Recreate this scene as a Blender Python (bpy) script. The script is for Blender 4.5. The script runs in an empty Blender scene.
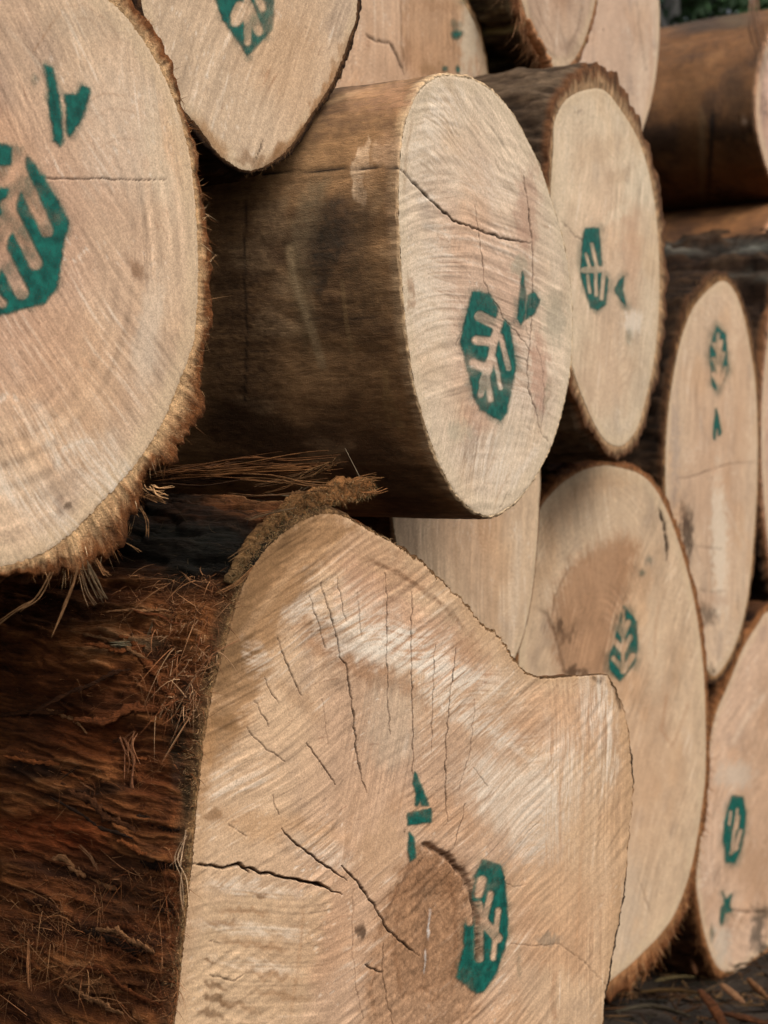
import bpy, math, random
import numpy as np
from mathutils import Matrix, Vector

rng = np.random.default_rng(11)
random.seed(11)
scene = bpy.context.scene
COL = scene.collection
H = 1.10            # height of the lens above the ground
F = 1600.0          # focal length in pixels of the 768 x 1024 frame
CX, CY = 384.0, 512.0

# ------------------------------------------------------------------ maths
def s2l(c):
    c = np.asarray(c, float) / 255.0
    return np.where(c <= 0.04045, c / 12.92, ((c + 0.055) / 1.055) ** 2.4)

ALB = 0.80
def wood(*c):
    return s2l(c) * ALB * np.array([.985, 1.0, 1.055])

def sstep(a, b, x):
    t = np.clip((x - a) / (b - a), 0, 1)
    return t * t * (3 - 2 * t)

_tabs = {}
def _tab(seed):
    if seed not in _tabs:
        r = np.random.default_rng(1000 + seed)
        p = r.permutation(256)
        a = r.random(256) * 2 * np.pi
        _tabs[seed] = (np.concatenate([p, p]), np.cos(a), np.sin(a))
    return _tabs[seed]

def perlin(x, y, seed=0):
    p, gx, gy = _tab(seed)
    x = np.asarray(x, float); y = np.asarray(y, float)
    xi = np.floor(x).astype(np.int64); yi = np.floor(y).astype(np.int64)
    xf = x - xi; yf = y - yi
    xi &= 255; yi &= 255
    u = xf * xf * xf * (xf * (xf * 6 - 15) + 10); v = yf * yf * yf * (yf * (yf * 6 - 15) + 10)
    def g(ix, iy, dx, dy):
        h = p[p[ix & 255] + (iy & 255)]
        return gx[h] * dx + gy[h] * dy
    a = g(xi, yi, xf, yf); b = g(xi + 1, yi, xf - 1, yf)
    c = g(xi, yi + 1, xf, yf - 1); d = g(xi + 1, yi + 1, xf - 1, yf - 1)
    return 1.5 * ((a + u * (b - a)) * (1 - v) + (c + u * (d - c)) * v)

def fbm(x, y, seed=0, octv=4, gain=0.5):
    s = 0; amp = 1; tot = 0; f = 1.0
    for k in range(octv):
        s = s + amp * perlin(x * f + 17.3 * k, y * f - 9.1 * k, seed + k)
        tot += amp; amp *= gain; f *= 2.03
    return s / tot * 1.3

def catmull(pts, n=12, closed=True):
    P = np.asarray(pts, float); K = len(P); out = []
    rngk = range(K) if closed else range(K - 1)
    for i in rngk:
        if closed:
            p0, p1, p2, p3 = P[i - 1], P[i], P[(i + 1) % K], P[(i + 2) % K]
        else:
            p0, p1, p2, p3 = P[max(i - 1, 0)], P[i], P[i + 1], P[min(i + 2, K - 1)]
        t = np.linspace(0, 1, n, endpoint=False)[:, None]
        out.append(0.5 * ((2 * p1) + (p2 - p0) * t + (2 * p0 - 5 * p1 + 4 * p2 - p3) * t ** 2 + (3 * p1 - p0 - 3 * p2 + p3) * t ** 3))
    if not closed:
        out.append(P[-1:])
    return np.vstack(out)

def ellipse(cx, cy, a, b, tilt=0, n=28, wob=0.02, seed=0):
    r = np.random.default_rng(seed); t = np.linspace(0, 2 * np.pi, n, endpoint=False)
    w = 1 + wob * (np.sin(2 * t + r.random() * 6) + .7 * np.sin(3 * t + r.random() * 6) + .5 * np.sin(5 * t + r.random() * 6))
    x = a * w * np.cos(t); y = b * w * np.sin(t); k = math.radians(tilt)
    return np.stack([cx + x * math.cos(k) - y * math.sin(k), cy + x * math.sin(k) + y * math.cos(k)], 1)

def dist_line(P, pts):
    """distance of points P to a polyline and the parameter 0..1 along it"""
    pts = np.asarray(pts, float)
    L = np.linalg.norm(np.diff(pts, axis=0), axis=1); cum = np.concatenate([[0], np.cumsum(L)]); tot = max(cum[-1], 1e-9)
    best = np.full(len(P), 1e9); par = np.zeros(len(P))
    for i in range(len(pts) - 1):
        a = pts[i]; d = pts[i + 1] - a
        t = np.clip(((P - a) @ d) / max(d @ d, 1e-12), 0, 1)
        dd = np.hypot(*(P - a - t[:, None] * d).T)
        m = dd < best
        best[m] = dd[m]; par[m] = (cum[i] + t[m] * L[i]) / tot
    return best, par

def sdf_poly(P, poly):
    """signed distance, negative inside"""
    poly = np.asarray(poly, float); K = len(poly)
    d, _ = dist_line(P, np.vstack([poly, poly[:1]]))
    inside = np.zeros(len(P), bool)
    x, y = P[:, 0], P[:, 1]
    for i in range(K):
        x1, y1 = poly[i]; x2, y2 = poly[(i + 1) % K]
        c = ((y1 > y) != (y2 > y))
        with np.errstate(divide='ignore', invalid='ignore'):
            xx = (x2 - x1) * (y - y1) / (y2 - y1 if y2 != y1 else 1e-9) + x1
        inside ^= c & (x < xx)
    return np.where(inside, -d, d)

def near(P, pts, pad):
    pts = np.asarray(pts, float)
    lo = pts.min(0) - pad; hi = pts.max(0) + pad
    return np.nonzero((P[:, 0] > lo[0]) & (P[:, 0] < hi[0]) & (P[:, 1] > lo[1]) & (P[:, 1] < hi[1]))[0]

# ------------------------------------------------------------------ mesh helpers
def mesh_obj(name, verts, faces, mat, parent=None, col=None, smooth=True, extra=None):
    me = bpy.data.meshes.new(name)
    verts = np.asarray(verts, np.float32)
    me.vertices.add(len(verts)); me.vertices.foreach_set('co', verts.ravel())
    if not isinstance(faces, list): faces = [faces]
    faces = [np.asarray(f, np.int32) for f in faces if len(f)]
    tot = np.concatenate([np.full(len(f), f.shape[1], np.int32) for f in faces])
    loops = np.concatenate([f.ravel() for f in faces])
    me.loops.add(len(loops)); me.loops.foreach_set('vertex_index', loops)
    me.polygons.add(len(tot))
    me.polygons.foreach_set('loop_start', np.concatenate([[0], np.cumsum(tot)[:-1]]).astype(np.int32))
    me.polygons.foreach_set('loop_total', tot)
    me.update(calc_edges=True)
    if smooth: me.polygons.foreach_set('use_smooth', np.ones(len(tot), bool))
    if col is not None:
        at = me.attributes.new('col', 'FLOAT_COLOR', 'POINT')
        c4 = np.ones((len(verts), 4), np.float32); c4[:, :3] = np.clip(col, 0.001, 1)
        at.data.foreach_set('color', c4.ravel())
    for k, v in (extra or {}).items():
        at = me.attributes.new(k, 'FLOAT', 'POINT'); at.data.foreach_set('value', np.asarray(v, np.float32))
    me.materials.append(mat)
    me.validate(clean_customdata=False)
    o = bpy.data.objects.new(name, me); COL.objects.link(o)
    if parent is not None: o.parent = parent
    return o

def grid_faces(rows, cols, wrap=False, off=0):
    i = np.arange(rows - 1)[:, None]; j = np.arange(cols if wrap else cols - 1)[None, :]
    a = i * cols + j; b = i * cols + (j + 1) % cols
    return (np.stack([a, b, b + cols, a + cols], -1).reshape(-1, 4) + off)

def tubes(bases, dirs, lens, rads, bends, cols, seg=5, sides=3, taper=1.0, colvar=None):
    """many tapered curved splinters as one array set"""
    n = len(bases); t = np.linspace(0, 1, seg)
    c = bases[:, None, :] + dirs[:, None, :] * (lens[:, None] * t)[:, :, None] + bends[:, None, :] * (t ** 2)[None, :, None]
    up = np.where(np.abs(dirs[:, 2:3]) > .9, np.array([[1., 0, 0]]), np.array([[0, 0, 1.]]))
    e1 = np.cross(dirs, up); e1 /= np.linalg.norm(e1, axis=1, keepdims=True) + 1e-9
    e2 = np.cross(dirs, e1)
    r = rads[:, None] * (1 - taper * .93 * t ** 1.5)[None, :]
    V = []
    for k in range(sides):
        a = 2 * np.pi * k / sides
        V.append(c + (math.cos(a) * e1 + math.sin(a) * e2)[:, None, :] * r[:, :, None])
    V = np.stack(V, 2)
    verts = V.reshape(-1, 3)
    base = (np.arange(n) * seg * sides)[:, None]
    fl = []
    for s in range(seg - 1):
        for k in range(sides):
            k2 = (k + 1) % sides
            fl.append(np.array([s * sides + k, s * sides + k2, (s + 1) * sides + k2, (s + 1) * sides + k])[None, :] + base)
    faces = np.concatenate(fl)
    colr = np.repeat(cols, seg * sides, 0)
    return verts, faces, colr

def path_tube(pts, rad, col, sides=6, flat=1.0, n=10, jit=0.12, seed=0):
    """one tapered strip along a 3-D polyline (flat < 1 squashes its thickness)"""
    C = catmull(pts, n, closed=False); m = len(C); r_ = np.random.default_rng(seed)
    T = np.gradient(C, axis=0); T /= np.linalg.norm(T, axis=1, keepdims=True) + 1e-9
    e1 = np.cross(T, [0.0, 1.0, 0.05]); e1 /= np.linalg.norm(e1, axis=1, keepdims=True) + 1e-9
    e2 = np.cross(T, e1)
    t = np.linspace(0, 1, m)
    r = rad * (np.sin(np.pi * np.clip(t * .92 + .06, 0, 1)) ** .45) * (1 + jit * r_.normal(size=m))
    V = []
    for k in range(sides):
        a = 2 * np.pi * k / sides
        rk = r * (1 + jit * .8 * r_.normal(size=m))
        V.append(C + e1 * (math.cos(a) * rk)[:, None] + e2 * (math.sin(a) * rk * flat)[:, None])
    V = np.stack(V, 1).reshape(-1, 3)
    faces = [grid_faces(m, sides, True), np.array([list(range(sides))[::-1], [(m - 1) * sides + k for k in range(sides)]])]
    shade = np.repeat(np.clip(1 + .25 * r_.normal(size=(m, sides)), .5, 1.6).reshape(-1, 1), 3, 1)
    return V, faces, np.asarray(col)[None, :] * shade

# ------------------------------------------------------------------ materials
def new_mat(name):
    m = bpy.data.materials.new(name); m.use_nodes = True
    nt = m.node_tree; nt.nodes.clear()
    out = nt.nodes.new('ShaderNodeOutputMaterial'); b = nt.nodes.new('ShaderNodeBsdfPrincipled')
    nt.links.new(b.outputs[0], out.inputs[0])
    b.inputs['Roughness'].default_value = .85
    b.inputs['Specular IOR Level'].default_value = .2
    return m, nt, b, out

def detail_mat(name, scales, amps, bump=.4, dist=.001, rough=.85, spec=.2, attr=True, colour=None):
    """colour attribute (or a flat colour) broken up by stretched noise, plus bump"""
    m, nt, b, out = new_mat(name); N = nt.nodes; Lk = nt.links
    b.inputs['Roughness'].default_value = rough; b.inputs['Specular IOR Level'].default_value = spec
    tc = N.new('ShaderNodeTexCoord')
    if attr:
        a = N.new('ShaderNodeAttribute'); a.attribute_name = 'col'; cur = a.outputs['Color']
    else:
        a = N.new('ShaderNodeRGB'); a.outputs[0].default_value = (*colour, 1); cur = a.outputs[0]
    acc = None
    for sc, amp in zip(scales, amps):
        mp = N.new('ShaderNodeMapping'); mp.inputs['Scale'].default_value = sc
        Lk.new(tc.outputs['Object'], mp.inputs['Vector'])
        no = N.new('ShaderNodeTexNoise'); no.inputs['Scale'].default_value = 1; no.inputs['Detail'].default_value = 4
        no.inputs['Roughness'].default_value = .6
        Lk.new(mp.outputs[0], no.inputs['Vector'])
        mr = N.new('ShaderNodeMapRange'); mr.inputs['From Min'].default_value = .3; mr.inputs['From Max'].default_value = .7
        mr.inputs['To Min'].default_value = 1 - amp; mr.inputs['To Max'].default_value = 1 + amp
        Lk.new(no.outputs[0], mr.inputs['Value'])
        vm = N.new('ShaderNodeVectorMath'); vm.operation = 'SCALE'
        Lk.new(cur, vm.inputs[0]); Lk.new(mr.outputs[0], vm.inputs['Scale']); cur = vm.outputs[0]
        if acc is None: acc = no.outputs[0]
        else:
            ad = N.new('ShaderNodeMath'); ad.operation = 'ADD'; Lk.new(acc, ad.inputs[0]); Lk.new(no.outputs[0], ad.inputs[1]); acc = ad.outputs[0]
    Lk.new(cur, b.inputs['Base Color'])
    bp = N.new('ShaderNodeBump'); bp.inputs['Strength'].default_value = bump; bp.inputs['Distance'].default_value = dist
    Lk.new(acc, bp.inputs['Height']); Lk.new(bp.outputs[0], b.inputs['Normal'])
    return m

M_FACE = detail_mat('sawn_end_grain', [(600, 600, 600), (190, 190, 190)], [.25, .10], .25, .0010, .92, .08)
M_BARK = detail_mat('rough_bark', [(500, 500, 90), (160, 160, 25), (900, 900, 500)], [.3, .25, .2], .8, .004, .95, .1)
M_SMOOTH = detail_mat('peeled_stem', [(420, 420, 110), (110, 110, 50), (700, 700, 600)], [.20, .14, .18], .5, .0015, .75, .25)
M_FIBRE = detail_mat('torn_fibre', [(600, 600, 600)], [.25], .3, .0005, .9, .1)

def paint_mat():
    m, nt, b, out = new_mat('green_spray_paint'); N = nt.nodes; Lk = nt.links
    tc = N.new('ShaderNodeTexCoord')
    no = N.new('ShaderNodeTexNoise'); no.inputs['Scale'].default_value = 90; no.inputs['Detail'].default_value = 5
    Lk.new(tc.outputs['Object'], no.inputs['Vector'])
    cr = N.new('ShaderNodeValToRGB')
    cr.color_ramp.elements[0].position = .3; cr.color_ramp.elements[0].color = (.0018, .042, .032, 1)
    cr.color_ramp.elements[1].position = .72; cr.color_ramp.elements[1].color = (.006, .125, .092, 1)
    Lk.new(no.outputs[0], cr.inputs[0]); Lk.new(cr.outputs[0], b.inputs['Base Color'])
    b.inputs['Roughness'].default_value = .6
    a = N.new('ShaderNodeAttribute'); a.attribute_name = 'cover'
    g = N.new('ShaderNodeTexNoise'); g.inputs['Scale'].default_value = 700; g.inputs['Detail'].default_value = 3
    Lk.new(tc.outputs['Object'], g.inputs['Vector'])
    # thin cover breaks into specks, full cover stays whole
    mr = N.new('ShaderNodeMapRange'); mr.inputs['From Min'].default_value = .25; mr.inputs['From Max'].default_value = .75
    mr.inputs['To Min'].default_value = -.24; mr.inputs['To Max'].default_value = .14
    Lk.new(g.outputs[0], mr.inputs['Value'])
    ad = N.new('ShaderNodeMath'); ad.operation = 'ADD'; ad.use_clamp = True
    Lk.new(a.outputs['Fac'], ad.inputs[0]); Lk.new(mr.outputs[0], ad.inputs[1])
    mu = N.new('ShaderNodeMath'); mu.operation = 'MULTIPLY'; mu.use_clamp = True
    s = N.new('ShaderNodeMath'); s.operation = 'MULTIPLY'; s.inputs[1].default_value = 6; s.use_clamp = True
    Lk.new(a.outputs['Fac'], s.inputs[0]); Lk.new(ad.outputs[0], mu.inputs[0]); Lk.new(s.outputs[0], mu.inputs[1])
    tr = N.new('ShaderNodeBsdfTransparent'); mx = N.new('ShaderNodeMixShader')
    Lk.new(mu.outputs[0], mx.inputs[0]); Lk.new(tr.outputs[0], mx.inputs[1]); Lk.new(b.outputs[0], mx.inputs[2])
    Lk.new(mx.outputs[0], out.inputs[0])
    return m
M_PAINT = paint_mat()

def ray(px, py):
    return np.stack([(np.asarray(px, float) - CX) / F, np.ones_like(np.asarray(px, float)), -(np.asarray(py, float) - CY) / F], -1)

def at_depth(px, py, y):
    r = ray(px, py) * y
    return r + np.array([0, 0, H])

def to_px(W):
    d = W - np.array([0, 0, H])
    yy = np.maximum(d[:, 1], .05)
    return np.stack([CX + F * d[:, 0] / yy, CY - F * d[:, 2] / yy], 1)

# ------------------------------------------------------------------ one log
class Log:
    def __init__(s, label, centre, depth, yaw, outline, outer=None, rim=.008, pitch=0, roll_back=0, length=2.4,
                 spacing=2.0, pole=None, seed=0, spline=True, turn=0, edge_noise=.0015, rim_k=1.0, group='stacked logs'):
        s.seed = seed; s.length = length; s.spacing = spacing
        th, ph = math.radians(yaw), math.radians(pitch)
        s.n = np.array([math.sin(th) * math.cos(ph), -math.cos(th) * math.cos(ph), math.sin(ph)])
        s.u = np.array([math.cos(th), math.sin(th), 0]); s.v = np.cross(s.n, s.u)
        s.c0 = at_depth(*centre, depth)
        if pole is not None:
            s.c0 = s.unproject(np.array([pole], float))[0]
        s.R3 = np.stack([s.u, s.v, s.n], 1)
        e = bpy.data.objects.new('log', None); COL.objects.link(e)
        e.empty_display_size = .1
        e.matrix_world = Matrix.Translation(Vector(s.c0)) @ Matrix(s.R3.tolist()).to_4x4()
        e['label'] = label; e['category'] = 'log'; e['group'] = group
        s.root = e
        # axis runs away from the face; roll_back raises it (degrees), turn swings it
        s.ax = np.array([math.tan(math.radians(turn)), math.tan(math.radians(roll_back)), -1.0])
        oc = catmull(outline, 10) if spline else np.asarray(outline, float)
        s.poly = s.local(oc)
        s.N = int(max(240, np.sum(np.linalg.norm(np.diff(np.vstack([oc, oc[:1]]), axis=0), axis=1)) / spacing))
        s.th = np.linspace(0, 2 * np.pi, s.N, endpoint=False)
        s.Rw = s.radial(s.poly, s.th)
        arc = s.th * np.mean(s.Rw)
        circ = lambda f, sd: fbm(np.cos(s.th) * f, np.sin(s.th) * f, sd, 4)
        s.circ = circ
        s.Rw = s.Rw + edge_noise * circ(60 * np.mean(s.Rw) / .3, 40 + seed) + edge_noise * .8 * circ(200 * np.mean(s.Rw) / .3, 50 + seed)
        if outer is not None:
            s.Ro = np.maximum(s.radial(s.local(catmull(outer, 10)), s.th), s.Rw + .003)
        else:
            s.Ro = s.Rw + rim * (1 + .5 * circ(8, 60 + seed))
        wid = np.maximum(s.Ro - s.Rw, .001)
        s.Ro = s.Rw + rim_k * wid * np.clip(.92 + .5 * circ(7, 70 + seed) + .3 * circ(24, 73 + seed) + .05 * circ(80, 75 + seed), .25, 1.3)
        s.maxpx = np.max(np.linalg.norm(oc - to_px(s.c0[None])[0], axis=1))

    def unproject(s, P):
        r = ray(P[:, 0], P[:, 1]); o = np.array([0, 0, H])
        t = ((s.c0 - o) @ s.n) / (r @ s.n)
        return o + r * t[:, None]
    def local(s, P):
        d = s.unproject(np.asarray(P, float)) - s.c0
        return np.stack([d @ s.u, d @ s.v], 1)
    def world(s, L):
        return s.c0 + L @ s.R3.T
    def inv(s, W):
        return (W - s.c0) @ s.R3
    def radial(s, poly, th):
        a = poly; b = np.roll(poly, -1, 0); d = b - a
        out = np.zeros(len(th))
        for k0 in range(0, len(th), 400):
            t = th[k0:k0 + 400]; c, sn = np.cos(t)[:, None], np.sin(t)[:, None]
            den = c * d[None, :, 1] - sn * d[None, :, 0]
            den = np.where(np.abs(den) < 1e-12, 1e-12, den)
            rr = (a[None, :, 0] * d[None, :, 1] - a[None, :, 1] * d[None, :, 0]) / den
            w = (a[None, :, 0] * sn - a[None, :, 1] * c) / den
            ok = (w >= -1e-6) & (w <= 1 + 1e-6) & (rr > 0)
            out[k0:k0 + 400] = np.max(np.where(ok, rr, 0), 1)
        bad = out <= 0
        if bad.any(): out[bad] = np.interp(th[bad], th[~bad], out[~bad])
        return out

    # ---- the sawn end
    def face(s, base, heart, saw=60, saw_amp=.1, curve=0.0, ring_amp=.05, ring_mm=6, mott=.08, cracks=(), blobs=(), lines=(), polys=(), dents=(), bumps=(), pith=None, ripple=0, sapw=.93, sap=None, sawmm=4.0, zones=()):
        M = int(max(60, s.maxpx / s.spacing)); sd = s.seed
        sv = np.linspace(0.004, 1, M)
        th = s.th
        Rr = sv[:, None] * s.Rw[None, :]
        U = (Rr * np.cos(th)).ravel(); V = (Rr * np.sin(th)).ravel()
        S = np.repeat(sv, s.N)
        W = s.world(np.stack([U, V, np.zeros_like(U)], 1)); P = to_px(W)
        Pw = P + np.stack([2.0 * fbm(U * 60, V * 60, 3 + sd, 3), 2.0 * fbm(U * 60 + 40, V * 60, 4 + sd, 3)], 1)
        n0 = len(U)
        lo = fbm(U * 7, V * 7, 10 + sd, 4); mid = fbm(U * 28, V * 28, 12 + sd, 4)
        p0 = np.array([0., 0.]) if pith is None else s.local(np.array([pith]))[0]
        rad = np.hypot(U - p0[0], V - p0[1]); ang = np.arctan2(V - p0[1], U - p0[0])
        k = sstep(.25, .9, S + .25 * lo)
        c = base[None, :] * k[:, None] + heart[None, :] * (1 - k)[:, None]
        # saw strokes
        def fields(Ux, Vx, ang, k):
            a = math.radians(ang); al = Ux * math.cos(a) + Vx * math.sin(a); ac = -Ux * math.sin(a) + Vx * math.cos(a)
            ac = ac + curve * al ** 2 + .012 * fbm(Ux * 4.5, Vx * 4.5, 26 + k, 2)
            f = 1000.0 / sawmm
            st = .6 * perlin(ac * f, al * 5, 20 + k) + .5 * perlin(ac * f * 2.3, al * 9, 21 + k) + .4 * perlin(ac * f * .35, al * 4, 22 + k)
            ac2 = ac + .02 * fbm(Ux * 6 + 20, Vx * 6, 27 + k, 2) + .25 * al
            fib = perlin(ac * 620, al * 30, 23 + k) * .6 + perlin(ac2 * 380, al * 16, 24 + k) * .6 + perlin(ac2 * 240, al * 60, 28 + k) * .3
            lng = perlin(ac * 190, al * 3.2, 57 + k) + .7 * perlin(ac2 * 90, al * 2.2, 58 + k) + .6 * perlin(ac * 420, al * 7, 59 + k)
            return [al, ac, ac2, st, fib, lng]
        FLD = fields(U, V, saw, sd)
        for zi, (pl, ang, soft) in enumerate(zones):
            i = near(P, pl, soft * 2); q = sstep(soft, -soft, sdf_poly(Pw[i] + 4 * (Pw[i] - P[i]), pl))
            G = fields(U[i], V[i], ang, sd + 100 * (zi + 1))
            for n_ in (3, 4, 5): FLD[n_][i] = FLD[n_][i] * (1 - q) + G[n_] * q
        al, ac, ac2, st, fib, lng = FLD
        smask = .35 + .65 * sstep(-.25, .45, fbm(U * 9 + 5, V * 9, 25 + sd, 2))
        strokes = st * smask
        # growth rings
        rw = rad + .012 * fbm(np.cos(ang) * 2.2, np.sin(ang) * 2.2 + rad * 3, 30 + sd, 3)
        rr = rw * 1000 / ring_mm
        ring = perlin(rr, ang * .6, 31 + sd) + .5 * np.sin(rr * 2.6)
        rmask = sstep(-.1, .5, fbm(U * 6 + 9, V * 6 - 3, 32 + sd, 2))
        ray_ = perlin(ang * 90, rad * 6, 33 + sd)
        big = fbm(U * 3.2 + 11, V * 3.2 - 5, 60 + sd, 3)
        tone = 1 + 1.5 * saw_amp * strokes + 1.3 * saw_amp * lng * (.35 + .65 * sstep(-.3, .4, fbm(U * 7 - 4, V * 7 + 6, 61 + sd, 2))) + .15 * fib * (.4 + smask) + .10 * big + ring_amp * ring * rmask + .025 * ray_ + 1.3 * mott * lo + mott * 1.2 * mid
        c = c * (np.clip(tone, .35, 1.5) ** 1.12)[:, None]
        # pale torn flecks and pink and grey casts
        fl = sstep(.42, .8, perlin(ac * 260, al * 90, 35 + sd) + .3 * mid) * sstep(0, .5, fbm(U * 10, V * 10, 36 + sd, 2))
        hl = sstep(.25, .8, lng * .8 + .3 * fib) * sstep(-.05, .45, fbm(U * 8 - 9, V * 8 + 1, 62 + sd, 3))
        c = c + (wood(238, 220, 194) - c) * (.5 * fl + .45 * hl - .2 * fl * hl)[:, None]
        sc = sstep(.5, .85, perlin(ac2 * 330, al * 26 + 7, 48 + sd) + .35 * mid) * sstep(-.2, .4, fbm(U * 11 + 4, V * 11, 49 + sd, 2))
        c = c * (1 - .34 * sc[:, None] * np.array([.8, 1., 1.1]))
        pk = sstep(0.05, .6, fbm(U * 5 - 7, V * 5 + 2, 37 + sd, 3))
        c = c * (1 - pk[:, None] * np.array([.03, .09, .15]))
        po = sstep(.35, .75, perlin(U * 420, V * 420, 55 + sd) + .3 * mid) * sstep(-.1, .5, fbm(U * 14, V * 14, 56 + sd, 2))
        c = c * (1 - .3 * po[:, None])
        gy = sstep(.25, .75, fbm(U * 8 + 3, V * 8 + 8, 38 + sd, 4))
        c = c * (1 - gy[:, None] * np.array([.20, .19, .16]))
        # band under the bark
        sb = sstep(sapw - .05, sapw + .02, S + .03 * mid)
        sapc = wood(206, 178, 140) if sap is None else sap
        c = c + (sapc * (1 + .1 * fib[:, None]) - c) * (.55 * sb)[:, None]
        z = -.0010 + .0004 * np.clip(strokes + .5 * lng, -1.3, 1.3) - .0003 * fl
        z = z - .0006 * sstep(.985, 1.0, S) ** 2
        if ripple:
            z = z + ripple * perlin(ac * 110, al * 8, 39 + sd) * smask
        def addc(idx, w, colr):
            c[idx] += (np.asarray(colr)[None, :] - c[idx]) * w[:, None]
        for (pl, colr, stg, soft) in polys:
            i = near(P, pl, soft * 2 + 4); q = sdf_poly(Pw[i] + 3 * (Pw[i] - P[i]), pl)
            q = stg * sstep(soft, -soft, q + .5 * soft * np.clip(lng[i], -1, 1)); tn = np.clip(tone[i], .5, 1.4) ** 1.2
            c[i] += (np.asarray(colr)[None, :] * tn[:, None] - c[i]) * q[:, None]
        for (bx, by, rx, ry, rot, colr, stg, *rest) in blobs:
            i = near(P, [(bx, by)], max(rx, ry) * 2.4 + 3)
            d = (Pw[i] + 2 * (Pw[i] - P[i])) - np.array([bx, by]); t = math.radians(rot)
            e = np.hypot((d[:, 0] * math.cos(t) + d[:, 1] * math.sin(t)) / rx, (-d[:, 0] * math.sin(t) + d[:, 1] * math.cos(t)) / ry)
            w = stg * sstep(1.35, .45, e + .35 * mid[i] + .25 * st[i])
            if rest and rest[0] == 'grain': w = w * np.clip(.5 + .9 * fib[i] + .5 * st[i] + .6 * lng[i], 0, 1)
            addc(i, w, colr)
        for (ln, wd, colr, stg) in lines:
            i = near(P, ln, wd * 3 + 4); d, t = dist_line(Pw[i] * .6 + P[i] * .4, ln)
            w = stg * sstep(wd * 1.1, wd * .15, d * (1 + .5 * mid[i])) * (.35 + .65 * np.clip(.6 + 1.8 * fib[i] + mid[i], 0, 1)) * (sstep(-.02, .15, t) * sstep(1.02, .85, t) * .85 + .15)
            addc(i, w, colr)
        for (ln, wd, dep) in dents:      # soft grooves (dep > 0) and ridges (dep < 0), depth in metres
            i = near(P, ln, wd * 3 + 3); d, t = dist_line(Pw[i], ln)
            z[i] -= dep * np.exp(-(d / wd) ** 2)
        for (pl, dep, soft, gran) in bumps:
            i = near(P, pl, soft * 2 + 4); q = sstep(soft, -soft, sdf_poly(Pw[i], pl))
            z[i] += q * (dep + gran * (fbm(U[i] * 90, V[i] * 60, 41 + sd, 5, .65)))
            g = fbm(U[i] * 150, V[i] * 90, 41 + sd, 4, .75) * 1.3
            c[i] *= (1 + q * gran * 170 * g)[:, None]
        s.crackw = []
        for cr in cracks:
            ln, wd = cr[0], cr[1]; dark = cr[2] if len(cr) > 2 else 1.0
            i = near(P, ln, wd * 2 + 5)
            Pj = P[i] + np.stack([1.6 * fbm(U[i] * 80, V[i] * 80, 44 + sd, 4), 1.6 * fbm(U[i] * 80, V[i] * 80 + 9, 45 + sd, 4)], 1)
            d, t = dist_line(Pj, ln)
            hw = wd * .5 * (sstep(-.02, .12, t) * sstep(1.02, .8, t) * .8 + .2) * (1 + .45 * perlin(t * np.hypot(*(np.ptp(np.asarray(ln, float), axis=0))) / 16, t * 0 + len(ln), 46 + sd)) * .8
            hw = np.maximum(hw * (.5 if wd <= 2.3 else .72), .2)
            w = sstep(hw + s.spacing * .5, np.maximum(hw - s.spacing * .4, 0), d) * np.minimum(1, .42 + hw / .9)
            addc(i, w * dark, wood(46, 28, 16))
            z[i] -= w * min(.006, .0010 * wd)
        c0i = len(U)
        co = np.stack([np.append(U, 0), np.append(V, 0), np.append(z, z[:s.N].mean())], 1)
        col = np.vstack([c, c[:1]])
        fan = np.stack([np.full(s.N, c0i), np.arange(s.N), (np.arange(s.N) + 1) % s.N], 1)
        s.cut = mesh_obj('cut_face', co, [grid_faces(M, s.N, True), fan], M_FACE, s.root, col)
        s.fU, s.fV, s.fz, s.fP = U, V, z, P
        return s

    # ---- the flank
    def bark(s, fn, rim_cols, mat, cols=None, arcpx=None, rows=170, amp=.006, rim_drop=.0025, first=.0015, taper=.02, end=None, shrink=None, ragged=1.0):
        N = s.N if arcpx is None else int(s.N * s.spacing / arcpx)
        th = np.linspace(0, 2 * np.pi, N, endpoint=False)
        Rw = np.interp(th, s.th, s.Rw, period=2 * np.pi); Ro = np.interp(th, s.th, s.Ro, period=2 * np.pi)
        sd = s.seed
        rimk = 6
        A = np.concatenate([np.zeros(rimk), np.cumsum(first * (1.0 + np.linspace(0, 1, rows) ** 2 * 25 * (s.length / 2.4)))])
        A = np.concatenate([A[:rimk], A[rimk:] * s.length / A[-1]])
        rows_t = len(A)
        rel = np.concatenate([np.linspace(0, 1, rimk), np.ones(rows)])
        AA = np.repeat(A, N); TH = np.tile(th, rows_t); REL = np.repeat(rel, N)
        kw = max(3, N // 60); ker = np.hanning(2 * kw + 1); ker /= ker.sum()
        Rs = np.convolve(np.concatenate([Ro[-kw:], Ro, Ro[:kw]]), ker, 'valid')
        RW = np.tile(Rw, rows_t); RO = np.tile(Ro, rows_t)
        fs = sstep(.002, .022, AA); RO = RO * (1 - fs) + np.tile(Rs, rows_t) * fs
        arc = TH * np.mean(Ro)
        h, colr = fn(AA, arc, TH, s)
        fade = sstep(0, .02, AA)
        rad = RW + (RO - RW) * REL - .0015 * (REL == 0)
        rn = fbm(arc * 90, REL * 3 + AA * 60, 80 + sd, 3)
        isrim = np.repeat(np.arange(rows_t) < rimk, N)
        rad = rad + np.where(isrim, .0, h * (.25 + .75 * fade)) + np.where(isrim, REL * (h * .25), 0)
        rad = rad * (1 - taper * AA)
        if shrink is not None: rad = rad * shrink(TH, AA)
        zz = np.where(isrim, -rim_drop * REL ** 2 - .0012 + .0022 * rn * np.sin(REL * np.pi) - .0018 * (REL == 0), 0)
        lx = rad * np.cos(TH) + s.ax[0] * AA; ly = rad * np.sin(TH) + s.ax[1] * AA
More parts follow.
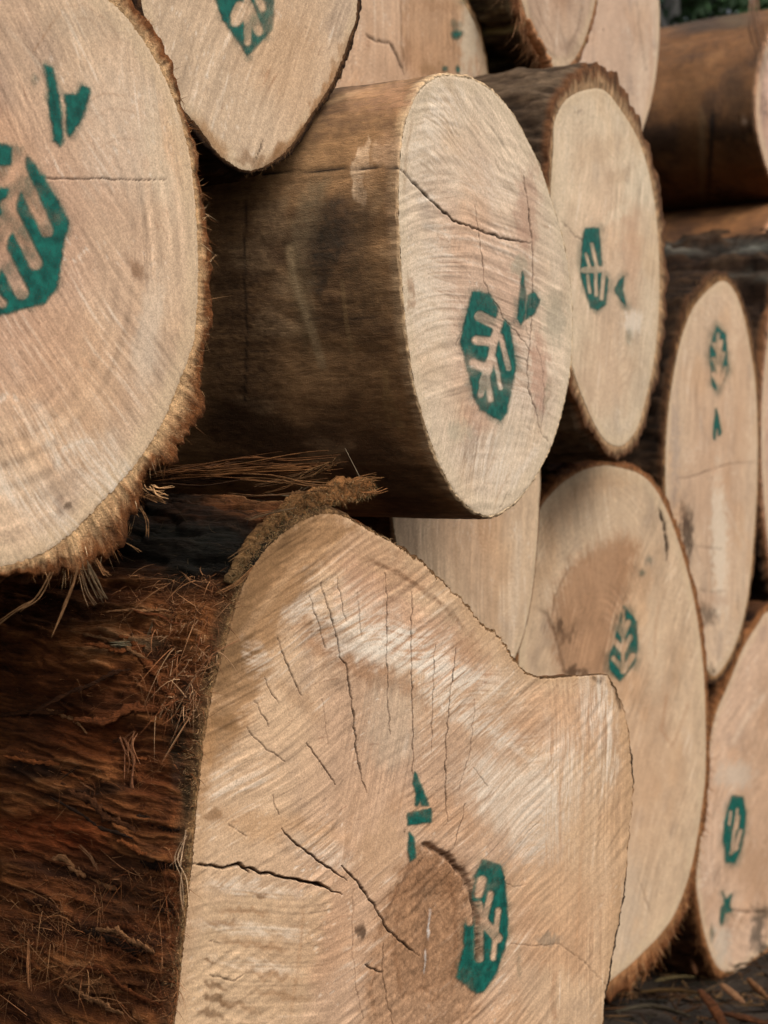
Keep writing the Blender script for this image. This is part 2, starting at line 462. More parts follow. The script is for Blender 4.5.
        lz = zz + np.where(isrim, 0, -rim_drop - .0012) * 1.0 - AA
        L = np.stack([lx, ly, lz], 1)
        # rim colours
        rc0, rc1 = rim_cols
        mixr = sstep(.1, .75, REL + .45 * rn)
        rc = rc0[None] * (1 - mixr)[:, None] + rc1[None] * mixr[:, None]
        rc = rc * np.clip(1 + .5 * perlin(arc * 330, REL * 1.2, 82 + sd) + .4 * perlin(arc * 140, REL * .8, 84 + sd) + .45 * fbm(arc * 40, REL * 3, 83 + sd, 3), .3, 1.8)[:, None]
        bl = np.where(isrim, 0, sstep(0, .015, AA))
        colr = rc * (1 - bl)[:, None] + colr * bl[:, None]
        last = len(L); endc = (rows_t - 1) * N
        L = np.vstack([L, [[s.ax[0] * s.length, s.ax[1] * s.length, -s.length]]])
        colr = np.vstack([colr, wood(150, 115, 80)[None]])
        fan = np.stack([endc + (np.arange(N) + 1) % N, endc + np.arange(N), np.full(N, last)], 1)
        # faces: flip so that normals look outward
        g = grid_faces(rows_t, N, True)[:, ::-1]
        W = s.world(L); P = to_px(W)
        if end is not None:
            end(s, L, W, P, AA, arc, colr)
        s.bk = mesh_obj('bark', L, [g, fan], mat, s.root, colr)
        s.bW, s.bP, s.bA = W, P, np.append(AA, s.length)
        rdir = np.stack([np.cos(TH), np.sin(TH), np.zeros_like(TH)], 1) @ s.R3.T
        s.bN = np.vstack([rdir, [[0, 0, -1]]])
        view = W - np.array([0, 0, H]); view /= np.linalg.norm(view, axis=1, keepdims=True)
        s.bF = (np.sum(view * s.bN, 1) < -.05) & (s.bA < s.length * .8)
        return s

    def on_bark(s, pts):
        """nearest camera-facing flank point for each pixel"""
        idx = np.nonzero(s.bF)[0]; out = []
        for p in np.atleast_2d(pts):
            d = np.sum((s.bP[idx] - p) ** 2, 1); out.append(idx[np.argmin(d)])
        return np.array(out)

    # ---- sprayed paint
    def stamp(s, name, polys, cuts=(), edge=1.6, stg=1.0, step=None, soft_dirs=None, halo=.38, seed=0, blobs=(), label=None):
        allp = np.vstack([np.asarray(p, float) for p in polys] + [np.array([[b[0] - b[2] * 1.6, b[1] - b[3] * 1.6], [b[0] + b[2] * 1.6, b[1] + b[3] * 1.6]]) for b in blobs])
        lo = allp.min(0) - 13; hi = allp.max(0) + 13
        step = step or .8; edge = edge * 1.9
        xs = np.arange(lo[0], hi[0], step); ys = np.arange(lo[1], hi[1], step)
        X, Y = np.meshgrid(xs, ys); P = np.stack([X.ravel(), Y.ravel()], 1)
        wob = np.stack([fbm(P[:, 0] / 7, P[:, 1] / 7, 90 + seed, 3), fbm(P[:, 0] / 7 + 30, P[:, 1] / 7, 91 + seed, 3)], 1)
        Pq = P + wob * edge * .4
        cov = np.zeros(len(P)); far = np.full(len(P), 1e9)
        for p in polys:
            q = sdf_poly(Pq, p); far = np.minimum(far, q)
            cov = np.maximum(cov, sstep(edge * 1.15, -edge * .5, q))
        for (a, b, r) in cuts:
            d, _ = dist_line(P + wob * .45, [a, b]); e2 = min(edge, r * 1.0)
            cov = cov * (1 - .93 * sstep(r + e2 * .85, r - e2 * .6, d))
        var = fbm(P[:, 0] / 22, P[:, 1] / 22, 93 + seed, 3)
        gr_ = fbm(P[:, 0] / 60 + seed, P[:, 1] / 60, 94 + seed, 2)
        cov = cov * np.clip(stg * (.95 + .40 * var + .40 * gr_), .45, 1.0)
        ov = sstep(13, 0, far) ** 1.6 * halo * np.clip(.5 + 1.2 * var, 0, 1)   # overspray
        cov = np.maximum(cov, ov)
        for (bx, by, rx, ry, w) in blobs:
            e = np.hypot((Pq[:, 0] - bx) / rx, (Pq[:, 1] - by) / ry)
            cov = np.maximum(cov, w * sstep(1.5, .2, e + .3 * wob[:, 0]))
        LU = s.local(P)
        keepv = (cov > .04).reshape(X.shape)
        cell = keepv[:-1, :-1] | keepv[1:, :-1] | keepv[:-1, 1:] | keepv[1:, 1:]
        g = grid_faces(len(ys), len(xs))[cell.ravel()]
        g = g[:, ::-1]
        used = np.unique(g); remap = np.full(len(P), -1); remap[used] = np.arange(len(used))
        co = np.stack([LU[used, 0], LU[used, 1], np.full(len(used), -.0002)], 1)
        # keep within the sawn end
        o = mesh_obj(name, co, remap[g], M_PAINT, s.root, None, True, {'cover': cov[used]})
        if label: o['label'] = label
        return o

    # ---- torn fibre round the rim
    def fringe(s, a0, a1, count, length, rad, cols, out=1.0, back=.4, seed=0, name='bark_fringe', tang=.5, droop=.3, spread=1.0, wts=None, qmin=0):
        r = np.random.default_rng(200 + seed)
        t = np.radians(r.uniform(a0, a1, count))
        if wts is not None:
            m = r.random(count) < np.clip(.35 + 1.4 * fbm(t * 9, t * 0, 95 + seed, 3) + wts, 0, 1)
            t = t[m]
        n = len(t)
        Rw = np.interp(t, s.th, s.Rw, period=2 * np.pi); Ro = np.interp(t, s.th, s.Ro, period=2 * np.pi)
        q = qmin + (1 - qmin) * r.random(n) ** .6
        rr = Rw + (Ro - Rw) * q
        base = np.stack([rr * np.cos(t), rr * np.sin(t), -.002 - r.random(n) * .018 * (q > .6)], 1)
        e = np.stack([np.cos(t), np.sin(t), np.zeros(n)], 1); tg = np.stack([-np.sin(t), np.cos(t), np.zeros(n)], 1)
        d = e * out + tg * (r.normal(size=(n, 1)) * tang) + np.array([[0, 0, 1.]]) * (r.normal(size=(n, 1)) * .45 - back * .0) - np.array([[0, 0, 1.]]) * back * r.random((n, 1))
        d += np.array([[0, -droop, 0]])
        d /= np.linalg.norm(d, axis=1, keepdims=True)
        ln = length * (.35 + r.random(n) ** 2.2 * 1.4)
        bend = r.normal(size=(n, 3)) * ln[:, None] * .35 * spread + np.array([[0, -1, 0]]) * ln[:, None] * droop * .6
        cc = np.array(cols); k = r.integers(0, len(cc), n)
        colr = cc[k] * (1 + .25 * r.normal(size=(n, 1))).clip(.4, 1.7)
        v, f, c = tubes(base, d, ln, rad * (.5 + r.random(n)), bend, colr)
        return mesh_obj(name, v, f, M_FIBRE, s.root, c)

    def bundle(s, name, W, rad, col, seed=0):
        """a torn shred: several thin strands that part towards the end"""
        r = np.random.default_rng(seed); V, Fq, Fe, C_ = [], [], [], []; off = 0
        k = int(np.clip(rad / .0005, 2, 18)); W = np.asarray(W, float); m = len(W)
        for q in range(k):
            t = np.linspace(0, 1, m)[:, None]
            o = r.normal(size=3) * rad * (.45 + .9 * t) * np.array([1, .6, .6]) + r.normal(size=(m, 3)) * rad * .35
            n_ = m if r.random() > .35 or m < 4 else m - 1
            v, f, c = path_tube(s.inv((W + o)[:n_]), max(min(rad * .36, .0016), .0005) * r.uniform(.5, 1.1), np.asarray(col) * r.uniform(.65, 1.25), 4, .6, n=8, seed=seed * 7 + q)
            V.append(v); C_.append(c); Fq.append(f[0] + off); Fe.append(f[1] + off); off += len(v)
        return mesh_obj(name, np.vstack(V), [np.vstack(Fq), np.vstack(Fe)], M_FIBRE, s.root, np.vstack(C_))

    def local_strip(s, name, Wpts, rad, col, flat=.5, seed=0, sides=6):
        v, f, c = path_tube(s.inv(np.asarray(Wpts)), rad, col, sides, flat, seed=seed)
        return mesh_obj(name, v, f, M_FIBRE, s.root, c)

# ------------------------------------------------------------------ flank recipes
def px_blob(P, bx, by, rx, ry, rot=0, jit=None):
    d = P - np.array([bx, by]); t = math.radians(rot)
    e = np.hypot((d[:, 0] * math.cos(t) + d[:, 1] * math.sin(t)) / rx, (-d[:, 0] * math.sin(t) + d[:, 1] * math.cos(t)) / ry)
    if jit is not None: e = e + jit
    return sstep(1.3, .4, e)

def smooth_bark(base, dark, pale, amp=.004):
    def fn(A, arc, TH, s):
        sd = s.seed
        g = perlin(arc * 240, A * 60, 101 + sd) * .35 + perlin(arc * 90, A * 40, 102 + sd) * .3 + .4 * perlin(arc * 460, A * 60, 103 + sd) + .35 * fbm(arc * 70, A * 50, 108 + sd, 4)
        lo = fbm(arc * 6, A * 5, 104 + sd, 4); pt = fbm(arc * 14 + 3, A * 9, 105 + sd, 4)
        k = sstep(-.25, .5, lo + .35 * g)
        c = base[None] * (1 - k)[:, None] + dark[None] * k[:, None]
        p = sstep(.2, .6, pt + .1 * g)
        c = c + (pale[None] - c) * (.5 * p)[:, None]
        mt = fbm(arc * 45, A * 34, 109 + sd, 5, .65)
        fl = perlin(arc * 330, A * 16, 119 + sd) + perlin(arc * 640, A * 26, 120 + sd)
        c = c * (1 + .10 * g + .36 * mt + .16 * fl)[:, None]
        h = amp * (.5 * lo + .10 * g + .20 * mt + .06 * fl) + .003 * fbm(arc * 4, A * 2, 106 + sd, 2)
        gr = np.exp(-(perlin(arc * 16, A * .9, 107 + sd) / .035) ** 2)
        h = h - .0003 * gr
        c = c * (1 - .10 * gr)[:, None]
        return h, c
    return fn

def rough_bark(cols, amp=.010, along=6, across=45, fine=0):
    def fn(A, arc, TH, s):
        sd = s.seed
        w = .02 * fbm(arc * 12, A * 6, 110 + sd, 3)
        g = 1 - np.abs(perlin((arc + w) * across, A * along, 111 + sd)) * 1.8
        g2 = 1 - np.abs(perlin((arc + w) * across * 2.6, A * along * 2.2, 112 + sd)) * 1.8
        fi = fbm(arc * 170, A * 22, 113 + sd, 3); lo = fbm(arc * 8, A * 5, 114 + sd, 4)
        pl = sstep(-.05, .05, fbm(arc * 11 + 4, A * 4, 115 + sd, 3)) - .5
        if fine: fi = .6 * fi + .6 * fbm(arc * 240 + 9 * w / .02, A * 26, 117 + sd, 4, .6); pl = 1.6 * pl + .8 * (sstep(-.03, .03, fbm(arc * 24 + 14, A * 6, 118 + sd, 4)) - .5)
        h = amp * (.55 * g + .3 * g2 + .25 * fi + .9 * lo + .5 * pl)
        t = np.clip(.5 + .45 * lo + .25 * (g - .5) + .3 * fi, 0, .999) * (len(cols) - 1)
        i = t.astype(int); f = (t - i)[:, None]; cc = np.array(cols)
        c = cc[i] * (1 - f) + cc[np.minimum(i + 1, len(cols) - 1)] * f
        c = c * (1 + .45 * fi)[:, None]
        return h, c
    return fn

LOGS = {}
# =========================================================== the logs
TAN = wood(210, 177, 142); PINK = wood(202, 162, 130); PALE = wood(224, 200, 170); BRN = wood(150, 108, 72); DK = wood(60, 40, 26)
GREY = wood(150, 134, 112); WHT = wood(232, 214, 188); OCH = wood(186, 142, 96)

# ---- nearest log, left
o1 = [(110, 0), (135, 27), (159, 64), (176, 102), (190, 152), (196, 203), (199, 254), (198, 305), (194, 344), (179, 385), (162, 425), (135, 466),
      (102, 503), (68, 537), (34, 557), (0, 567), (-40, 572), (-120, 560), (-200, 500), (-260, 400), (-283, 260), (-262, 110), (-205, 0), (-125, -62), (-40, -78), (45, -55)]
o1b = [(131, 0), (151, 22), (171, 64), (186, 115), (201, 152), (206, 186), (214, 237), (214, 280), (212, 305), (213, 322), (205, 368), (198, 408), (178, 450), (155, 482),
       (140, 510), (117, 547), (88, 563), (40, 572), (0, 577), (-40, 586), (-125, 572), (-210, 510), (-272, 405), (-296, 260), (-274, 105), (-212, -10), (-128, -76), (-38, -95), (60, -70)]
L1 = Log('very large log at far left, shaggy bark rim, its end cut by the left edge', (-43, 250), 1.4, 56, o1, o1b, rim_k=1.06, length=2.6, spacing=1.6, seed=1, edge_noise=.0018)
L1.face(TAN, PINK, zones=[([(110, -60), (210, 60), (215, 330), (150, 330), (120, 160)], 100, 20)], saw=134, saw_amp=.12, curve=.15, ring_amp=.26, ring_mm=9, pith=(-30, 230), sapw=.955,
        cracks=[([(38, 178), (70, 179), (100, 178.5), (130, 180), (168, 179)], 1.7)],
        blobs=[(139, 270, 5, 17, -32, wood(120, 82, 52), .55), (45, 430, 40, 18, 50, WHT, .45, 'grain'), (100, 470, 55, 30, 45, WHT, .62, 'grain'), (50, 520, 50, 20, 40, WHT, .5, 'grain'),
               (20, 490, 40, 20, 40, WHT, .5, 'grain'), (150, 330, 14, 60, 8, PALE, .5), (120, 130, 40, 70, 0, PALE, .35), (30, 340, 60, 80, 20, PINK * .9, .35), (60, 504, 6, 10, 0, wood(120, 95, 75), .5), (71, 505, 3, 4, 0, DK, .6),
               (160, 160, 14, 60, -12, wood(224, 200, 166), .4), (85, 25, 40, 18, 10, GREY, .3)],
        lines=[([(55, 470), (65, 448), (85, 440), (105, 443)], 3.5, WHT, .45), ([(30, 57), (50, 28), (65, 5)], 1.6, BRN, .5), ([(5, 25), (45, 70), (70, 105)], 3, wood(222, 200, 170), .35),
               ([(84, 104), (105, 93), (128, 96)], 1.3, BRN, .4), ([(90, 122), (110, 108), (140, 112)], 1.3, BRN, .35), ([(98, 150), (118, 138), (142, 140)], 1.4, BRN, .3),
               ([(60, 8), (85, 3), (110, 22), (125, 50)], 1.5, BRN, .3), ([(72, 20), (90, 18), (108, 38)], 1.3, BRN, .3)],
        ripple=.0004)
def l1_rim(s, L, W, P, A, arc, c): pass
L1.bark(rough_bark([wood(60, 40, 25), wood(112, 76, 48), wood(150, 106, 68)], .012), (wood(214, 170, 120), wood(128, 78, 42)), M_BARK, arcpx=1.8, rim_drop=.0025)
FC = [wood(200, 158, 110), wood(178, 132, 86), wood(146, 98, 60), wood(216, 180, 134), wood(120, 78, 46)]
FO = [wood(150, 96, 52), wood(124, 74, 38), wood(176, 122, 74), wood(104, 62, 34), wood(200, 150, 100)]
L1.fringe(-72, 62, 9000, .0042, .00024, FO, out=1.0, back=.3, seed=1, tang=.6, droop=.15, wts=.0, qmin=.45)
L1.fringe(-72, 62, 2600, .0085, .00024, FO, out=1.0, back=.2, seed=31, tang=.5, droop=.15, wts=-.1, qmin=.8)
L1.fringe(-66, 40, 500, .013, .0004, FC, out=1.0, back=.6, seed=2, tang=.7, droop=.35, name='bark_fringe')
L1.stamp('painted_leaf_emblem', [[(8, 145), (13, 147), (30, 158), (45, 179), (59, 202), (69, 221), (63, 245), (57, 286), (45, 302), (0, 314), (-40, 322), (-84, 272), (-80, 196), (-45, 142)]],
         [((21, 138), (17, 182), 6.5), ((17, 182), (4, 232), 5), ((4, 232), (-14, 300), 6), ((19, 168), (47, 230), 6), ((7, 205), (36, 263), 6.2), ((-6, 238), (22, 292), 6.5), ((15, 177), (-50, 174), 10.5), ((4, 226), (-60, 232), 10), ((-12, 290), (3, 303), 4)],
         edge=2.0, step=.9, seed=1, stg=1.14)
L1.stamp('painted_letter', [[(45, 65), (52, 68), (57, 87), (61, 110), (63, 140), (60, 145), (55, 140), (51, 113), (49, 101), (50, 90), (47, 73)],
                            [(65, 94), (77, 95), (82, 86), (90, 89), (87, 101), (82, 118), (77, 125), (70, 136), (67, 131), (67, 106)]], edge=2.0, step=.9, seed=2, stg=1.14, blobs=[(35, 79, 5, 8, .3)])

# ---- log above, second from the left
o2 = [(358, 7), (350, 38), (337, 74), (324, 97), (307, 122), (293, 144), (277, 159), (259, 168.5), (243, 169), (220, 154), (201, 128), (181, 105), (155, 60), (138, -40), (142, -130), (175, -220), (225, -280), (270, -300), (315, -270), (345, -200), (358, -100)]
o2b = [(364, 0), (354, 44), (341, 81), (330, 98), (312, 125), (299, 147), (282, 162), (259, 171), (243, 171), (219, 157), (198, 133), (176, 110), (148, 62), (132, -40), (136, -135), (170, -228), (223, -290), (270, -312), (320, -280), (352, -205), (367, -100)]
L2 = Log('pale log at the top edge, dark bark rim, lower half of a leaf emblem', (262, -65), 1.77, 52, o2, o2b, seed=2, spacing=1.9)
L2.face(wood(206, 176, 142), wood(200, 166, 130), saw=66, saw_amp=.12, mott=.06, ring_amp=.06, sapw=.97,
        cracks=[([(264, 141), (260, 152), (256, 162)], 2.0)],
        blobs=[(250, 160, 16, 6, 5, wood(120, 84, 52), .55), (290, 147, 44, 8, -42, wood(150, 108, 68), .8), (322, 100, 36, 6, -58, wood(150, 106, 64), .7), (212, 140, 8, 30, -38, wood(160, 118, 76), .7), (272, 158, 20, 7, -25, wood(130, 92, 56), .6, 'grain'), (340, 60, 30, 5, -66, wood(150, 110, 70), .5), (285, 60, 40, 40, 0, OCH, .22)])
L2.bark(rough_bark([wood(36, 25, 17), wood(66, 46, 30), wood(96, 70, 46)], .008), (wood(96, 66, 40), wood(52, 36, 24)), M_BARK, arcpx=3, rim_drop=.0025)
L2.fringe(-95, -20, 900, .004, .0003, [wood(130, 96, 62), wood(90, 62, 38)], seed=3)
L2.stamp('painted_leaf_emblem', [[(215, -4), (224, 20), (231, 30), (248, 55), (273, 28), (273.5, 0), (272, -45), (246, -72), (214, -45)]],
         [((247, -60), (248, 42), 3.2), ((249, 6), (259, 31), 4.2), ((246, 10), (236, 21), 5), ((248, -25), (263, 8), 3.2), ((246, -25), (228, -8), 4), ((240, 6), (236, 15), 5)], edge=1.4, step=.9, seed=3, stg=.92)

# ---- log behind, between the two
o3 = ellipse(402, 92, 86, 132, 0, seed=3, wob=.012)
L3 = Log('log squeezed in behind the centre log, crooked crack and green paint specks on its end', (402, 92), 2.75, 61, o3, rim=.022, seed=3, spacing=2.2)
L3.face(wood(200, 164, 130), wood(194, 156, 122), saw=92, saw_amp=.10, mott=.06,
        cracks=[([(367, 35), (376, 41), (390, 43), (398, 56), (405, 75)], 2.6, .8), ([(402, 0), (402, 30), (404, 60)], 1.3, .5)],
        polys=[([(403, -20), (462, -20), (480, 30), (478, 72), (420, 80), (404, 50)], wood(178, 136, 98), .6, 5)],
        blobs=[(408, 58, 5, 16, 0, wood(140, 102, 72), .5), (432, 70, 16, 7, 0, wood(140, 104, 68), .5), (470, 40, 9, 40, 0, wood(206, 188, 158), .7), (440, 6, 26, 5, 0, BRN, .3)])
L3.bark(rough_bark([wood(30, 22, 16), wood(70, 48, 30), wood(104, 76, 50)], .010), (wood(196, 160, 116), wood(150, 108, 70)), M_BARK, arcpx=4)
L3.stamp('painted_specks', [], edge=1.2, seed=4, blobs=[(457, 34, 6, 6, .85), (456, 24, 7, 6, .35), (445, 69, 3, 3, .7), (458, 69, 2.4, 4.5, .85), (462, 2, 5, 4, .3)], step=.8)

# ---- small log at the top, with mossy dark flank
o4 = ellipse(556, -70, 44, 134, -2, seed=4, wob=.02)
L4 = Log('small log at top centre with grey-brown rings and dark streaky bark on its left', (556, -70), 3.15, 63, o4, rim=.016, seed=4, spacing=2.4)
L4.face(wood(192, 160, 130), wood(188, 152, 122), saw=88, saw_amp=.06, ring_amp=.14, ring_mm=12, mott=.08,
        lines=[([(528, 0), (534, 25), (545, 48), (560, 60)], 2.6, wood(118, 96, 78), .6), ([(521, 0), (528, 28), (540, 52)], 2.0, wood(130, 104, 82), .6), ([(584, 0), (578, 30), (566, 52)], 3, wood(120, 96, 76), .55), ([(536, 0), (544, 24), (556, 44)], 1.6, wood(140, 112, 90), .5)],
        blobs=[(570, 48, 10, 12, 0, wood(124, 100, 80), .45)])
def l4_moss(s, L, W, P, A, arc, c):
    k = np.nonzero(np.append(A, 9) < .9)[0]
    g = perlin(arc * 55, A * 2.5, 130)
    w = sstep(.18, .5, g) * .8
    c[:len(w)] += (wood(150, 136, 88)[None] - c[:len(w)]) * (w * .7)[:, None]
L4.bark(rough_bark([wood(26, 20, 14), wood(62, 48, 32), wood(96, 78, 50)], .016, along=2.5, across=38), (wood(176, 128, 88), wood(150, 98, 62)), M_BARK, arcpx=2.5, end=l4_moss)
L4.fringe(195, 285, 900, .018, .0006, [wood(190, 140, 98), wood(160, 112, 72), wood(130, 88, 54)], seed=6, back=.5, droop=.8)

# ---- log behind the small one
o5 = ellipse(604, 30, 57, 138, 1, seed=5, wob=.01)
L4b = Log('smooth pale log set back between the small ringed log and the brown upper right log', (604, 30), 3.85, 62, o5, rim=.004, seed=5, spacing=2.6)
L4b.face(wood(208, 178, 148), wood(204, 170, 140), saw=92, saw_amp=.05, mott=.05, sapw=.96, cracks=[([(637, 0), (640, 30), (646, 70)], 1.2, .5)], lines=[([(650, 5), (652, 60), (650, 110)], 3, wood(190, 146, 112), .5)])
L4b.bark(rough_bark([wood(40, 28, 20), wood(80, 56, 38), wood(110, 80, 54)], .006), (wood(190, 150, 112), wood(150, 108, 74)), M_BARK, arcpx=4)

# ---- central log with the long visible flank
o6 = [(401, 168), (404, 135), (413, 105), (425, 86), (440, 77), (455, 76), (474, 80), (494, 92), (512, 112), (527, 138), (540, 165), (552, 200), (560, 225), (566, 250), (571, 280), (573, 310), (573, 340), (570, 375), (563, 410), (554, 440), (541, 468),
      (526, 491), (508, 508), (491, 515), (476, 511), (461, 498), (448, 478), (436, 452), (424, 416), (415, 380), (409, 340), (405, 300), (402, 255), (400, 210)]
L5 = Log('central log jutting out, smooth brown side, jagged dark crack beside its leaf emblem', (487, 296), 2.0, 63, o6, rim=.0042, seed=6, spacing=1.25, roll_back=0, turn=0, edge_noise=.0014)
L5.face(wood(216, 190, 158), wood(206, 172, 142), zones=[([(420, 410), (560, 390), (560, 520), (440, 520)], 55, 12), ([(430, 70), (530, 90), (560, 180), (420, 170)], -20, 14)], saw=4, saw_amp=.14, curve=.5, ring_amp=.05, mott=.07, sapw=.94, sap=wood(210, 186, 152), sawmm=5.5,
        cracks=[([(399, 167), (412, 180), (430, 199), (443, 210), (456, 222), (470, 226), (487, 233), (505, 239), (531, 243)], 2.6), ([(524, 175), (529, 205), (533, 243), (534, 275), (533, 312), (531, 345), (528, 372), (531, 395), (537, 412), (541, 432), (549, 441)], 2.2, .85),
                ([(476, 205), (481, 245), (486, 283), (490, 293), (478, 310), (462, 333), (457, 345)], 1.2, .7), ([(490, 293), (505, 318), (520, 336), (532, 352)], 1.3, .8), ([(537, 347), (543, 365), (545, 390), (543, 420), (541, 432)], 1.1, .6),
                ([(512, 355), (522, 358), (530, 362)], .9, .5), ([(486, 283), (483, 262), (480, 235)], 1, .5), ([(500, 512), (505, 500), (508, 494)], 1.4, .6), ([(526, 325), (531, 340)], 1, .5)],
        blobs=[(447, 110, 26, 26, 0, WHT, .55, 'grain'), (425, 150, 18, 45, 5, WHT, .5, 'grain'), (480, 180, 50, 25, 20, WHT, .4, 'grain'), (435, 290, 26, 60, 0, WHT, .42, 'grain'), (515, 380, 45, 40, -50, WHT, .42, 'grain'), (490, 460, 34, 30, -40, WHT, .55, 'grain'),
               (556, 320, 13, 26, 0, wood(150, 142, 118), .5), (528, 210, 12, 44, 0, wood(184, 140, 112), .55), (540, 370, 9, 42, 0, wood(186, 138, 110), .6), (476, 418, 18, 18, 0, wood(184, 142, 112), .5), (462, 430, 14, 12, 0, wood(176, 168, 140), .4), (505, 440, 20, 10, -40, GREY, .3),
               (550, 388, 4, 9, 0, wood(110, 92, 62), .7, 'grain'), (547, 402, 3, 6, 0, wood(110, 92, 62), .6, 'grain'), (411, 285, 4, 9, 0, wood(150, 112, 80), .6), (412, 303, 4, 8, 0, wood(150, 112, 80), .5), (510, 290, 20, 28, 30, wood(202, 164, 134), .4),
               (520, 265, 10, 10, 0, wood(150, 160, 132), .3), (556, 300, 14, 12, 0, wood(168, 150, 122), .5)],
        lines=[([(415, 112), (407, 150), (405, 200)], 2.2, BRN, .35), ([(512, 470), (500, 492), (494, 512)], 1.4, BRN, .4), ([(540, 445), (522, 470), (510, 492)], 5, WHT, .4), ([(420, 222), (450, 236), (480, 240), (520, 258)], 3, WHT, .4), ([(420, 240), (450, 256), (500, 270)], 2.4, WHT, .3)],
        ripple=.0008)
def l5_flank(s, L, W, P, A, arc, c):
    m = s_face(s, P, np.append(A, 9))
    j = .3 * fbm(np.append(arc, 0) * 25, np.append(A, 0) * 20, 140, 3)
    spk = np.append(.7 * fbm(arc * 150, A * 120, 143, 4, .7) + .5 * perlin(arc * 330, A * 16, 119 + s.seed), 0)
    Pw = P + 6 * np.stack([fbm(P[:, 0] / 9, P[:, 1] / 16, 141, 3), fbm(P[:, 0] / 9 + 50, P[:, 1] / 16, 142, 3)], 1)
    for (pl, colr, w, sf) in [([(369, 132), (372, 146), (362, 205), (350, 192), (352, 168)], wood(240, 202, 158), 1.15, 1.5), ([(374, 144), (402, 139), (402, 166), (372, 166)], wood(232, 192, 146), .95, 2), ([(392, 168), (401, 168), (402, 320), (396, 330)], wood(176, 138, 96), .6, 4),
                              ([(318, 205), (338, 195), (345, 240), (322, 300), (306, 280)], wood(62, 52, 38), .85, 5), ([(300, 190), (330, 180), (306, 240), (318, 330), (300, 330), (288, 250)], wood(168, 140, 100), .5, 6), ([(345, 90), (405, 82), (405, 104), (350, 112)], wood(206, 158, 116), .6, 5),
                              ([(350, 215), (368, 205), (366, 270), (346, 280)], wood(92, 74, 52), .6, 6), ([(370, 285), (398, 290), (400, 330), (372, 320)], wood(96, 72, 46), .6, 5), ([(215, 190), (285, 190), (280, 480), (205, 470)], wood(84, 58, 38), .7, 14), ([(330, 340), (420, 330), (440, 440), (350, 440)], wood(120, 86, 50), .5, 12)]:  # tall patch at far left is painted darker to deepen the shade there
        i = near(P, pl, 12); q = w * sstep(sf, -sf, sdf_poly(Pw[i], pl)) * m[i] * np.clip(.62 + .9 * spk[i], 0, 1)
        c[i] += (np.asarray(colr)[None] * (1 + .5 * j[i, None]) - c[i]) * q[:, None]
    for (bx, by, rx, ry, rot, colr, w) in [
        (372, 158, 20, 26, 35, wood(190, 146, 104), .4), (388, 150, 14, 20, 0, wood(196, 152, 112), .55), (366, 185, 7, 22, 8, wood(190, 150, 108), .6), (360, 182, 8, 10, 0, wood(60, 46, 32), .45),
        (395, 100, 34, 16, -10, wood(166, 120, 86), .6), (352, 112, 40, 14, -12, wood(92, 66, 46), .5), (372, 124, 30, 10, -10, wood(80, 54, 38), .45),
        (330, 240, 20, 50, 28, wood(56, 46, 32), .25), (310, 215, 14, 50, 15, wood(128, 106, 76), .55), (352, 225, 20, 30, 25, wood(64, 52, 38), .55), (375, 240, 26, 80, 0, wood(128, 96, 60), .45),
        (392, 190, 8, 90, 0, wood(132, 98, 68), .5), (362, 290, 22, 40, 0, wood(74, 56, 34), .5), (345, 330, 60, 30, 0, wood(96, 70, 40), .4), (300, 300, 10, 70, -12, wood(150, 122, 82), .35), (240, 330, 40, 90, 0, wood(44, 28, 16), .5)]:  # last blob paints more shade into the same left end
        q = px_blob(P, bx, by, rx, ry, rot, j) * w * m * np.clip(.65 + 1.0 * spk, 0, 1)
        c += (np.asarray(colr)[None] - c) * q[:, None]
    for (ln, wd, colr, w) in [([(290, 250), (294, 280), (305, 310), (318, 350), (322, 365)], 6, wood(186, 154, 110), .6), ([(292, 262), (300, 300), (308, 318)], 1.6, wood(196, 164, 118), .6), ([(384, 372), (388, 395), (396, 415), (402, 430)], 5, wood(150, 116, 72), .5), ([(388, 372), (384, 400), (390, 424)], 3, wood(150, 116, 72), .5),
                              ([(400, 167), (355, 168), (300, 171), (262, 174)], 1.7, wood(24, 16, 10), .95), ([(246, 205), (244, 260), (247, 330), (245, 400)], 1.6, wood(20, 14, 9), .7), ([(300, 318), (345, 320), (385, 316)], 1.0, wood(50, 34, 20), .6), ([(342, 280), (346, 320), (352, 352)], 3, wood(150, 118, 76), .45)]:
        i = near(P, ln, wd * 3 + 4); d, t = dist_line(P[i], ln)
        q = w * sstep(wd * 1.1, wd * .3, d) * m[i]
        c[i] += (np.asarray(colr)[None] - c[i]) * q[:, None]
        if wd == 1.7:
            L[i, :2] *= (1 - .008 * q)[:, None]
def s_face(s, P, A):
    v = s.c0
    return (A < s.length * .6).astype(float)
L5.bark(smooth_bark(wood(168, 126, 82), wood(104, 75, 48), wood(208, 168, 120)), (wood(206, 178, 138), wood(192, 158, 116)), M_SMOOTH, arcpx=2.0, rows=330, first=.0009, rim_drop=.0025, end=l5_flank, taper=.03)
L5.stamp('painted_leaf_emblem', [[(473, 291), (490, 294), (501, 315), (510, 326), (516, 366), (513, 384), (506, 414), (501, 420), (481, 409), (475, 398), (469, 373), (461, 341), (466, 318)]],
         [((502, 314), (495, 338), 3.6), ((495, 338), (491, 360), 3.4), ((491, 360), (484, 382), 3.8), ((496, 324), (480, 316), 4.8), ((493, 342), (477, 340), 4.4), ((488, 369), (474, 363), 4.3), ((485, 378), (481, 394), 2.8), ((487, 378), (491, 399), 2.4),
          ((495, 358), (501, 388), 1.8), ((501, 336), (509, 368), 2.4)], edge=1.4, step=.8, seed=5, stg=.95, label=None)
